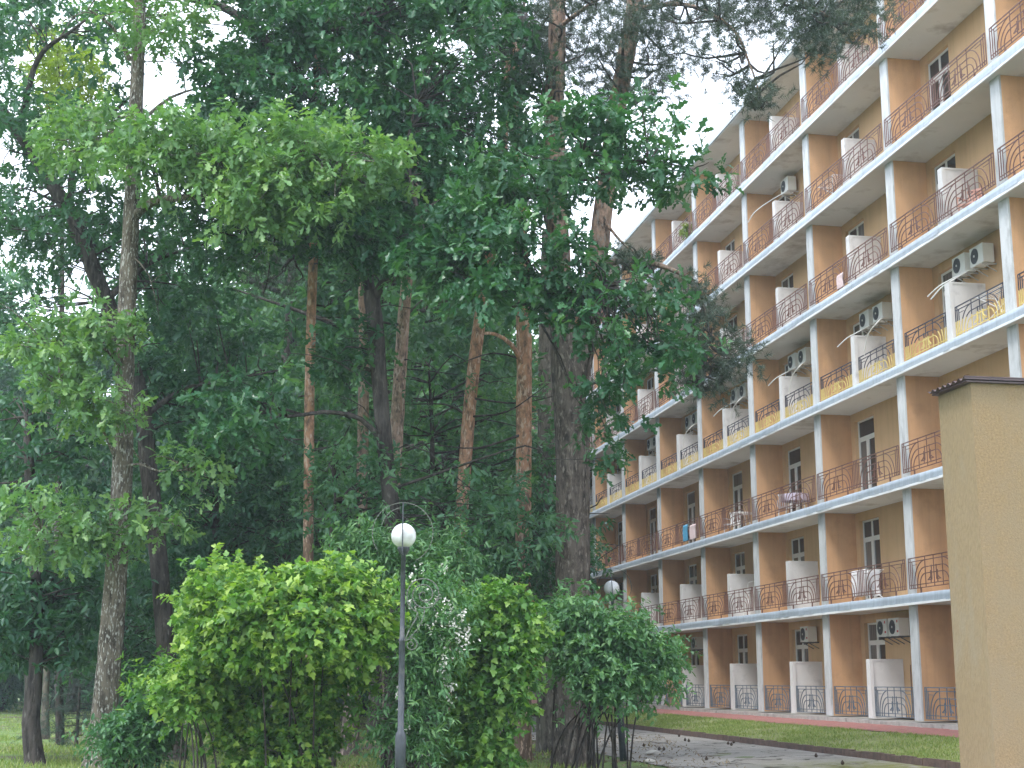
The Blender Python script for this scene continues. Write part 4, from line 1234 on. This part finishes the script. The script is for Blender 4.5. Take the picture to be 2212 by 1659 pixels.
big = stem([(1238, 1640), (1240, 1400), (1238, 1150), (1234, 950), (1226, 800), (1216, 700), (1208, 560), (1202, 400), (1196, 240), (1203, 120), (1205, 0), (1210, -250)], 30.5, [42, 38, 37, 37, 36, 27, 25, 24, 23, 21, 19, 12])
bl = [stem([(1236, 900), (1256, 780), (1274, 680), (1288, 570), (1302, 460), (1316, 360), (1334, 230), (1350, 130), (1372, 0), (1392, -160)], 30.5, [20, 25, 25, 24, 22, 21, 21, 20, 19, 14]),
      stem([(1292, 585), (1320, 568), (1380, 563), (1430, 575), (1492, 600)], [30.5, 30.2, 29.8, 29.4, 29], [9, 7, 6.5, 6, 4.5]),
      stem([(1492, 600), (1520, 660), (1530, 740), (1500, 800)], [29, 28.8, 28.6, 28.5], [3, 2.4, 1.8, 1]),
      stem([(1370, 20), (1480, 10), (1580, 60), (1620, 140), (1640, 200)], [30.5, 29.5, 28.8, 28.4, 28], [7, 5, 3.5, 2.5, 1.5]),
      stem([(1380, -60), (1540, -60), (1700, -10), (1800, 40), (1870, 60)], [30.5, 29.5, 28.5, 28, 27.6], [9, 7, 5, 4, 2]),
      stem([(1205, 60), (1260, 20), (1320, -20)], [30.5, 30, 29.5], [6, 5, 3]), stem([(1300, 470), (1340, 520), (1390, 560)], [30.5, 30, 29.8], [4, 3, 2])]
cl = np.concatenate([
    fill(rng, [(1140, -60), (1400, -80), (1700, -60), (1660, 40), (1560, 80), (1480, 130), (1440, 200), (1380, 220), (1270, 230), (1215, 170), (1140, 150)], 70, 28, 32.5, 0.5),
    fill(rng, [(1690, -60), (1910, -60), (1890, 40), (1810, 105), (1730, 125), (1680, 70)], 30, 27, 29, 0.42),
    fill(rng, [(1590, 170), (1680, 195), (1670, 240), (1600, 235)], 8, 27.6, 28.6, 0.28),
    fill(rng, [(1500, 110), (1600, 110), (1610, 190), (1530, 180)], 7, 28, 29, 0.28),
    fill(rng, [(1350, 520), (1430, 560), (1400, 610), (1345, 600), (1310, 550)], 10, 29, 30, 0.30),
    fill(rng, [(1450, 605), (1530, 620), (1560, 690), (1615, 770), (1560, 840), (1500, 860), (1450, 790), (1470, 700)], 36, 28, 29.4, 0.34)])
pine(41, 'great forked pine with thick dark trunk beside the balcony building', big, bl, cl, 'bark_pine_grey', 0.25, 8)
def top_crown(seed, x, y, Y, w, h, n):
    rng = np.random.default_rng(seed)
    return fill(rng, [(x - w, y + h * 0.5), (x - w * 0.5, y - h * 0.6), (x, y - h), (x + w * 0.5, y - h * 0.6), (x + w, y + h * 0.5), (x, y + h * 0.8)], n, Y - 2, Y + 2, 0.6)
pine(42, 'straight orange-barked pine left of the middle oak', stem([(664, 1469 + 1.7 / 31 * FPX), (666, 1200), (668, 900), (672, 700), (678, 520), (682, 300), (686, 100)], 31, [12, 11, 11, 10.5, 10, 9, 6]), [],
     np.concatenate([top_crown(1, 690, 60, 34, 120, 110, 22), fill(np.random.default_rng(5), [(520, 430), (650, 500), (640, 620), (560, 640), (500, 560)], 16, 33, 36, 0.5)]), 'bark_pine_orange')
pine(43, 'pale-barked pine close behind the middle oak, its base beside the lime shrub', stem([(753, 1640), (768, 1400), (780, 1100), (786, 850), (786, 700), (782, 480), (776, 250), (772, 60), (770, -100)], 34, [18, 15, 13, 12, 12, 11, 11, 10, 7]), [],
     top_crown(2, 770, -20, 34, 140, 120, 24), 'bark_pine_pale')
pine(44, 'leaning pale pine just right of the middle oak trunk', stem([(838, 1469 + 1.7 / 33 * FPX), (846, 1150), (856, 950), (866, 780), (874, 660), (890, 480), (900, 300)], 33, [17, 16, 15, 14, 13, 11, 6]), [],
     top_crown(3, 900, 260, 35, 110, 90, 20), 'bark_pine_pale')
pine(45, 'leaning orange pine in the gap right of the lamp', stem([(978, 1469 + 1.7 / 32.6 * FPX), (992, 1200), (1003, 1030), (1016, 860), (1032, 720), (1052, 590), (1072, 460), (1088, 300), (1098, 120)], 32.6, [15, 14.5, 14, 14, 13.5, 13, 12, 10, 6]), [],
     top_crown(4, 1090, 120, 34, 110, 100, 20), 'bark_pine_orange', stubs=16)
pine(46, 'red-barked pine left of the great forked pine', stem([(1126, 1469 + 1.7 / 32 * FPX), (1130, 1300), (1131, 1100), (1131, 900), (1133, 740), (1128, 600), (1122, 440), (1118, 250), (1115, 80)], 32, [20, 18, 17, 17, 17, 16, 14, 12, 8]),
     [stem([(1136, 800), (1105, 745), (1070, 722), (1045, 720)], [32, 31.6, 31.3, 31], [6, 5, 4, 3])], top_crown(5, 1115, 60, 34, 110, 100, 18), 'bark_pine_orange', stubs=16)
pine(47, 'grey-barked pine partly hidden by the great forked pine', stem([(1183, 1469 + 1.7 / 36 * FPX), (1180, 1300), (1178, 1100), (1180, 900), (1182, 700), (1184, 500)], 36, [23, 21, 20, 19, 18, 14]), [],
     top_crown(6, 1180, 360, 36, 60, 60, 6), 'bark_grey')

# --- snag and small spruce at the lower left
rng = np.random.default_rng(50)
P, R_ = stem([(100, 1552), (99, 1500), (101, 1450), (100, 1408)], 43, [9, 7, 6.5, 6])
P[0][2] = 0.0
o = tree('tree_snag', (P[0][0], P[0][1], 0), 'thin pale broken trunk without branches on the grass at the left', 'tree trunk')
V, Q = tube(rng, P, R_, 12, 0.15, 0.06, 0.3); put(o, 'trunk', V, Q, M['bark_grey'], smooth=True)
def spruce(x, Y, h, label):
    rng = np.random.default_rng(51)
    b = gnd(x, 1469 + 1.7 / Y * FPX); b[2] = 0
    o = tree('small_spruce', b, label)
    V, Q = tube(rng, [b, b + (0, 0, h * 0.5), b + (0, 0, h)], [0.05, 0.035, 0.01], 8, 0.2); put(o, 'trunk', V, Q, M['bark_oak_dark'], smooth=True)
    cl, L = [], []
    for i in range(46):
        t = i / 45; z = 0.25 + (h - 0.35) * t; a = i * 2.4
        ln = (1 - t) * 1.35 + 0.15
        tip_ = b + np.array([math.cos(a) * ln, math.sin(a) * ln, z - 0.22 * ln])
        p = b + (0, 0, z)
        L.append(tube(rng, [p, (p + tip_) / 2 + (0, 0, 0.08 * ln), tip_], [0.012, 0.008, 0.003], 4, 0.3))
        for s in np.linspace(0.3, 1.0, max(2, int(ln / 0.22))):
            q = p + (tip_ - p) * s; cl.append((q[0], q[1], q[2] - 0.02, 0.15))
    V, Q = join_quads(L); put(o, 'branches', V, Q, M['bark_oak_dark'], stuff=True)
    V, T, c_ = leaves(rng, np.array(cl), 'needle', 7, 26, 0.075, 0.20, up=0.3, droop=0.35, flat=0.5)
    put(o, 'crown', V, T, M['needle_spruce'], c_, stuff=True)
spruce(165, 38, 3.2, 'small dark spruce with drooping boughs behind the pale oak')

# --- shrubs
def shrub(seed, name, label, base_x, Yb, poly, n, y0, y1, mat, kind, size, per, sprig, r=0.34, stems=18, bark='bark_oak_dark', spread=0.25, per_sprig=9, up=0.9, droop=0.25, extra=None, flat=0.8, tip=0.5):
    rng = np.random.default_rng(seed)
    b = at(base_x, 1469, Yb); b[2] = 0
    o = empty(name, b); tag(o, label, 'shrub')
    pc = np.mean(np.array(poly, float), 0)
    poly = [tuple(pc + (np.array(q) - pc) * max(0.35, 1 - 38.0 / np.linalg.norm(np.array(q) - pc))) for q in poly]
    cl = fill(rng, poly, n, y0, y1, r, bulge=True)
    if extra is not None: cl = np.concatenate([cl, extra])
    L = []
    pick = rng.permutation(len(cl))[:stems]
    for i in pick:
        q = cl[i, :3]
        p = b + np.array([rng.normal(0, spread), rng.normal(0, spread), 0])
        m = p + (q - p) * np.array([0.30, 0.30, 0.55])
        L.append(tube(rng, [p, m, q], [0.020, 0.014, 0.005], 5, 0.3, 0.05))
    sk = np.concatenate([v for v, _ in L])
    L += twigs(rng, sk[sk[:, 2] > 0.5], cl, 0.009, 0.004, 0, 3, 0.5)
    V, Q = join_quads(L); put(o, 'stems', V, Q, M[bark], smooth=True, stuff=True)
    V, T, c_ = leaves(rng, cl, kind, per, per_sprig, size, sprig, up, droop, flat, tip)
    put(o, 'foliage', V, T, M[mat], c_, stuff=True)
    return o, cl, rng
low = fill(np.random.default_rng(161), [(440, 1420), (500, 1440), (640, 1430), (750, 1440), (760, 1500), (710, 1570), (700, 1660), (690, 1740), (540, 1740), (480, 1600), (440, 1490)], 84, 23.3, 24.6, 0.32)
shrub(61, 'lime_shrub', 'large lime green shrub with lobed leaves left of the lamp post', 640, 23.8,
      [(385, 1290), (400, 1225), (470, 1215), (500, 1260), (560, 1255), (640, 1220), (700, 1240), (780, 1230), (850, 1280), (870, 1360), (840, 1420), (770, 1430), (640, 1420), (500, 1430), (420, 1440), (390, 1380)], 135, 21.6, 26.2, 'leaf_lime', 'lobed', 0.108, 18, 0.26, extra=low, tip=0.7)
shrub(68, 'lime_shrub', 'drooping lime green boughs low at the left of the large lime shrub', 430, 23.4,
      [(340, 1470), (400, 1440), (450, 1470), (450, 1540), (380, 1530), (350, 1500)], 14, 22.8, 23.8, 'leaf_lime', 'lobed', 0.105, 16, 0.26, stems=8)
shrub(62, 'lime_shrub', 'smaller lime green shrub between the flowering bush and the forked pine', 1040, 24.5,
      [(1000, 1290), (1060, 1240), (1100, 1255), (1165, 1290), (1150, 1360), (1175, 1420), (1150, 1500), (1120, 1560), (1080, 1660), (1060, 1730), (970, 1730), (950, 1530), (960, 1480), (1000, 1400)], 95, 23.8, 26.0, 'leaf_lime_two', 'lobed', 0.108, 17, 0.26)
o, cl, rng = shrub(63, 'flowering_shrub', 'white flowering bush right behind the lamp post', 905, 23.6,
      [(880, 1260), (960, 1225), (1010, 1300), (1000, 1400), (960, 1480), (930, 1659), (800, 1659), (860, 1480), (870, 1380)], 70, 22.8, 24.4, 'leaf_shrub', 'lance', 0.115, 11, 0.30)
def blossom(o, pts, rng, n=10, size=0.030, spread=0.10):
    P = []
    for p in pts:
        k = rng.integers(n // 2, n + 1)
        for i in range(k):
            P.append(p + rng.normal(0, 1, 3) * np.array([spread * 0.5, spread * 0.5, spread]))
    P = np.array(P)
    V, T, c_ = leaves(rng, np.column_stack([P, np.full(len(P), 0.012)]), 'petal', 1, 5, size, 0.012, 0.2, 0.3, 1.0)
    put(o, 'blossom', V, T, M['petal'], c_, stuff=True)
pts = [at(x, y, 22.75 + rng.uniform(-0.2, 0.3)) for x, y in ((905, 1225), (890, 1245), (958, 1230), (962, 1300), (925, 1290), (938, 1310), (950, 1330), (960, 1345), (975, 1350), (985, 1365), (1000, 1385), (1015, 1395), (1008, 1380), (990, 1395), (930, 1350), (945, 1370), (960, 1380), (970, 1330), (1000, 1330), (975, 1312), (955, 1440), (962, 1460), (970, 1475), (975, 1490), (978, 1505), (965, 1430), (958, 1420), (945, 1290), (915, 1330), (885, 1300), (895, 1320), (905, 1360), (865, 1530), (872, 1550), (868, 1575), (880, 1565), (910, 1600), (915, 1620), (860, 1500), (985, 1345), (995, 1350), (1010, 1365))]
blossom(o, pts, rng, 11, 0.030, 0.07)
shrub(64, 'leafy_shrub', 'dense mid green shrub before the forked pine trunk by the path', 1290, 26.5,
      [(1180, 1300), (1260, 1265), (1330, 1300), (1420, 1330), (1470, 1390), (1495, 1440), (1460, 1500), (1430, 1540), (1330, 1560), (1230, 1510), (1170, 1420), (1160, 1350)], 112, 25.0, 28.0, 'leaf_shrub', 'oval', 0.115, 14, 0.28, stems=26, spread=0.45)
shrub(65, 'arching_shrub', 'tall pale arching shrub behind the lamp globe', 870, 26.8,
      [(690, 1180), (760, 1110), (820, 1150), (900, 1180), (960, 1140), (1030, 1170), (1045, 1240), (980, 1290), (880, 1280), (780, 1250), (700, 1230)], 66, 26.0, 28.0, 'leaf_shrub', 'lance', 0.13, 12, 0.34, droop=0.5)
rng0 = np.random.default_rng(9)
o, cl, rng = shrub(66, 'flowering_shrub', 'low bush with a few white flowers at the foot of the pale oak', 270, 25.5,
      [(185, 1600), (230, 1570), (280, 1500), (330, 1490), (390, 1530), (410, 1580), (360, 1659), (190, 1659)], 46, 24.5, 26.5, 'leaf_shrub_dark', 'oval', 0.11, 11, 0.26)
blossom(o, [at(x, y, 25.0) for x, y in ((330, 1500), (345, 1505), (355, 1500), (350, 1520), (375, 1545), (380, 1550), (400, 1565), (405, 1575), (370, 1560), (300, 1550), (312, 1552), (390, 1580), (340, 1540))], rng, 9, 0.032, 0.07)
shrub(67, 'upright_sprout', 'upright leafy sprout above the low flowering bush', 300, 25.3,
      [(275, 1480), (300, 1460), (330, 1480), (420, 1420), (450, 1430), (400, 1470), (330, 1530), (280, 1540)], 15, 24.9, 25.6, 'leaf_lime_two', 'lance', 0.14, 8, 0.3, stems=8)

# feathery weed rooted on the top-floor slab edge
uu, zz = onfac(1486, 518, -0.10)
wp = bw(uu, -0.10, flo(6) + 0.004)
o = empty('balcony_weed', wp); tag(o, 'feathery light green weed growing at the top-floor railing near the pine', 'plant')
rng = np.random.default_rng(90)
L = [tube(rng, [wp, wp + (dx * 0.5, 0, 0.30), wp + (dx, 0, 0.55)], [0.008, 0.006, 0.003], 4, 0.2) for dx in (-0.22, -0.08, 0.06, 0.2)]
V, Q = join_quads(L); put(o, 'stems', V, Q, M['leaf_yellow'], stuff=True)
V, T, c_ = leaves(rng, np.array([(wp[0] + rng.normal(0, .14), wp[1] + rng.normal(0, .06), wp[2] + rng.uniform(.1, .62), 0.12) for _ in range(16)]), 'lance', 6, 8, 0.11, 0.16)
put(o, 'foliage', V, T, M['leaf_yellow'], c_, stuff=True)

# ------------------------------------------------------------------ the wood behind
def forest_proto(seed, h, w, nb, ncl, size, mat, bark, kind='oval', per=13):
    """trunk, branches and crown meshes standing at the origin"""
    rng = np.random.default_rng(seed)
    P = [np.array((0, 0, -0.1)), np.array((rng.normal(0, .2), rng.normal(0, .2), h * .3)), np.array((rng.normal(0, .4), rng.normal(0, .4), h * .65)), np.array((rng.normal(0, .5), rng.normal(0, .5), h * .95))]
    tv, tq = tube(rng, P, [0.24, 0.20, 0.13, 0.03], 10, 0.5, 0.05, 0.3)
    sk = spline(P, [1] * 4, 0.4)[0]
    L, heads = [], []
    for i in range(nb):
        t = 0.18 + 0.78 * (i + rng.uniform(0, 0.8)) / nb
        p = sk[int(t * (len(sk) - 1))]
        a = i * 2.4 + rng.uniform(-0.4, 0.4)
        ln = w * (0.55 + 0.6 * math.sin(math.pi * min(1, 0.12 + t * 0.9))) * rng.uniform(0.6, 1.1)
        q = p + np.array([math.cos(a) * ln, math.sin(a) * ln, ln * rng.uniform(0.05, 0.5)])
        L.append(tube(rng, [p, (p + q) / 2 + rng.normal(0, .2, 3), q], [0.08, 0.05, 0.02], 5, 0.6, 0.05))
        heads.append((p, q))
    cl = []
    for i in range(ncl):
        p, q = heads[rng.integers(nb)]
        s = rng.uniform(0.35, 1.08)
        c_ = p + (q - p) * s + rng.normal(0, 0.55, 3)
        cl.append((c_[0], c_[1], c_[2], rng.uniform(0.45, 0.8)))
    cl = np.array(cl)
    bv, bq = join_quads(L)
    lv, lt, lc = leaves(rng, cl, kind, per, 8, size, 0.4, 0.8)
    return (np_mesh('trunk', tv, tq, M[bark], smooth=True), np_mesh('branches', bv, bq, M[bark], smooth=True), np_mesh('crown', lv, lt, M[mat], lc))
protos = [forest_proto(71, 17, 3.6, 26, 150, 0.24, 'leaf_forest', 'bark_oak_dark'),
          forest_proto(72, 20, 3.4, 28, 150, 0.24, 'leaf_forest_dark', 'bark_oak_dark'),
          forest_proto(73, 14, 3.2, 24, 130, 0.24, 'leaf_forest', 'bark_grey'),
          forest_proto(74, 7.5, 2.6, 18, 110, 0.22, 'leaf_forest_dark', 'bark_oak_dark'),
          forest_proto(75, 3.4, 1.9, 14, 80, 0.20, 'leaf_forest', 'bark_oak_dark')]
rr = random.Random(77)
def far_tree(p, x, y, sc):
    o = empty('forest_tree' if p < 4 else 'forest_bush', (x, y, 0), rr.uniform(0, 6.28))
    o.scale = (sc, sc, sc * rr.uniform(0.9, 1.12))
    lab = ('green broad tree in the wood behind the oaks', 'tall dark tree in the wood behind the oaks', 'grey-stemmed tree in the wood behind the oaks', 'low dark tree of the undergrowth in the wood', 'bush on the floor of the wood behind the oaks')[p]
    tag(o, lab, 'tree' if p < 4 else 'bush', ('broad trees of the wood', 'tall dark trees of the wood', 'grey-stemmed trees of the wood', 'low trees of the undergrowth', 'bushes on the floor of the wood')[p])
    for nm, me in zip(('trunk', 'branches', 'crown'), protos[p]):
        c_ = link(nm, me, o)
        if nm != 'trunk': c_['kind'] = 'stuff'
placed = []
def spot(y0, y1, gap, xr=None, wide=3.0):
    for _ in range(200):
        y = rr.uniform(y0, y1)
        xl = -0.40 * y - 2
        xrgt = 10.27 - 0.1826 * (y - 37.8) - 5.0        # stay clear of the building and the lawn
        x = rr.uniform(xl, min(xrgt, 0.035 * y - wide) if xr is None else xr * y)
        if x > xrgt or (x < -0.17 * y and y < 74): continue
        if all((x - a) ** 2 + (y - b) ** 2 > gap * gap for a, b in placed):
            placed.append((x, y)); return x, y
    return None
for (p, n, y0, y1, gap, s0, s1) in ((0, 15, 44, 75, 3.6, 1.1, 1.45), (1, 12, 46, 80, 3.6, 1.05, 1.4), (2, 10, 44, 80, 3.4, 1.15, 1.5), (3, 20, 46, 105, 2.6, 0.8, 1.2), (4, 26, 60, 108, 2.0, 0.8, 1.3)):
    for i in range(n):
        s_ = spot(y0, y1, gap, None, (5.2, 5.2, 5.2, 3.4, 2.6)[p])
        if s_: far_tree(p, s_[0], s_[1], rr.uniform(s0, s1))
# closed rear edge of the wood
for i in range(34):
    y = rr.uniform(108, 122); x = -0.44 * y + (0.46 * y) * i / 33 + rr.uniform(-1, 1)
    if x < min(10.27 - 0.1826 * (y - 37.8) - 4.0, 0.035 * y - 4.5):
        far_tree(rr.choice((0, 1, 3, 3)), x, y, rr.uniform(0.9, 1.2))

# ------------------------------------------------------------------ grass
def blades(rng, P, h, w):
    n = len(P)
    a = rng.uniform(0, 6.28, n)
    s = np.stack([np.cos(a), np.sin(a), np.zeros(n)], 1) * (w * rng.uniform(0.6, 1.2, n))[:, None]
    hh = h * rng.uniform(0.4, 1.2, n)
    lean = rng.normal(0, 0.45, (n, 2)) * hh[:, None]
    t = P + np.column_stack([lean, hh])
    V = np.stack([P - s, P + s, t], 1).reshape(-1, 3)
    T = np.arange(n * 3).reshape(-1, 3)
    return V, T, np.repeat(rng.uniform(0, 1, n), 3)
rng = np.random.default_rng(80)
n = 90000
u = rng.uniform(-9, 42, n); tv = rng.uniform(0, 1, n)
keep = rng.uniform(0, 1, n) < 0.55 + 0.45 * np.sin(u * 1.3 + 3 * tv) * np.sin(u * 0.37 + 5 * tv)
u, tv = u[keep], tv[keep]
v = KV + 0.12 + tv * (-1.35 - KV - 0.12)
z = 0.11 + 0.34 * (v - KV - 0.10) / (-1.33 - KV - 0.10)
P = AP[None] + DV[None] * u[:, None] + NV[None] * v[:, None] + np.column_stack([np.zeros(len(u)), np.zeros(len(u)), z - 0.005])
V, T, c_ = blades(rng, P, 0.075, 0.010)
o = link('lawn_grass', np_mesh('lawn_grass', V, T, M['grass'], c_)); tag(o, 'mown grass on the strip before the building', 'grass', kind='stuff')
n = 110000
y = 26 + 74 * rng.uniform(0, 1, n) ** 1.7
x = rng.uniform(-0.42, 0.06, n) * y
d = np.sin(x * 0.7 + 1.3 * np.sin(y * 0.35)) + np.sin(y * 0.5 + 0.8 * x)
keep = (rng.uniform(-1.9, 1.2, n) < d + (x < -0.2 * y) * 1.3) & (x < 10.27 - 0.1826 * (y - 37.8) - 9.3)
x, y = x[keep], y[keep]
V, T, c_ = blades(rng, np.column_stack([x, y, np.zeros(len(x)) - 0.03]), 0.13, 0.016)
o = link('meadow_grass', np_mesh('meadow_grass', V, T, M['grass'], c_)); tag(o, 'rough grass under the trees at the left', 'grass', kind='stuff')
# fallen leaves on path edge and soil
n = 2600
y = rng.uniform(27, 46, n); x = rng.uniform(-6, 4.5, n)
cl = np.column_stack([x, y, np.full(n, 0.03), np.full(n, 0.02)])
V, T, c_ = leaves(rng, cl, 'oval', 1, 1, 0.08, 0.01, 3.0, 0.0, 0.3)
M['leaf_dry'] = leaf_mat('leaf_dry', (0.10, 0.07, 0.04), (0.20, 0.14, 0.08), (0.36, 0.30, 0.20), 0.1, 0.8)
o = link('leaf_litter', np_mesh('leaf_litter', V, T, M['leaf_dry'], c_)); tag(o, 'dry leaves scattered on soil and path', 'leaf litter', kind='stuff')

# ------------------------------------------------------------------ small things on the path
def cone_mesh():
    mb = MB()
    for i in range(5):
        z = 0.008 + i * 0.011; r = (0.022, 0.028, 0.026, 0.019, 0.010)[i]
        mb.lathe([(r * 0.6, z - 0.006), (r, z), (r * 0.9, z + 0.006), (r * 0.4, z + 0.010)], 9)
    return mb.mesh('pine_cone', M['cone'])
cm = cone_mesh()
CN = [((1480, 1601), 'pine cone, upper of the close pair on the path by the kerb'), ((1488, 1603), 'pine cone, lower of the close pair on the path by the kerb'), ((1573, 1609), 'pine cone in the middle of the path, left of three'), ((1580, 1611), 'pine cone in the middle of the path, middle of three'), ((1585, 1606), 'pine cone in the middle of the path, right of three'),
      ((1391, 1613), 'pine cone on the path nearest the leaning lamp post'), ((1424, 1621), 'pine cone at the path edge, left of two'), ((1434, 1621), 'pine cone at the path edge, right of two'), ((1526, 1643), 'single pine cone low on the path'), ((1763, 1636), 'pine cone on the moss before the annex'), ((1820, 1652), 'pine cone on the moss nearest the annex'), ((1467, 1592), 'pine cone lying close under the kerb')]
for (xy, lab) in CN:
    p = gnd(xy[0], xy[1], 0.006)
    o = link('pine_cone', cm, None, (p[0], p[1], 0.006), (0, 0, rr.uniform(0, 6)))
    o.scale = (1.5, 1.5, 1.5)
    tag(o, lab, 'pine cone', 'pine cones on the path')
# two loose pale stones at the soil edge
for (x, y, s, lab) in ((1412, 1632, 0.20, 'pale broken stone at the soil edge beside the lamp post, larger one'), (1404, 1648, 0.13, 'pale broken stone at the soil edge beside the lamp post, smaller one')):
    p = gnd(x, y, 0.0)
    rg = np.random.default_rng(int(x))
    mb = MB(); mb.lathe([(s * 0.7, 0), (s, s * 0.25), (s * 0.85, s * 0.45), (s * 0.4, s * 0.6)], 9)
    mb.v = [tuple(np.array(q) * (1 + rg.normal(0, 0.10, 3))) for q in mb.v]
    o = link('loose_stone', mb.mesh('loose_stone', M['stone_pale']), None, (p[0], p[1], 0.0)); tag(o, lab, 'stone')

# ------------------------------------------------------------------ thin bluish veil volume, added to lift the dark tones
def added_haze():
    m = bpy.data.materials.new('added_haze_volume')
    m.use_nodes = True
    nt = m.node_tree; nt.nodes.clear()
    out = nt.nodes.new('ShaderNodeOutputMaterial')
    pv = nt.nodes.new('ShaderNodeVolumePrincipled')
    pv.inputs['Color'].default_value = (0.78, 0.90, 1.0, 1)
    pv.inputs['Density'].default_value = 0.0007
    pv.inputs['Anisotropy'].default_value = 0.2
    nt.links.new(pv.outputs[0], out.inputs['Volume'])
    mb = MB(); mb.box(-90, 60, -12, 150, -1.2, 34)
    o = link('added_haze', mb.mesh('added_haze', m)); tag(o, 'thin added veil that lightens the dark wood', 'added_haze', kind='stuff')
added_haze()
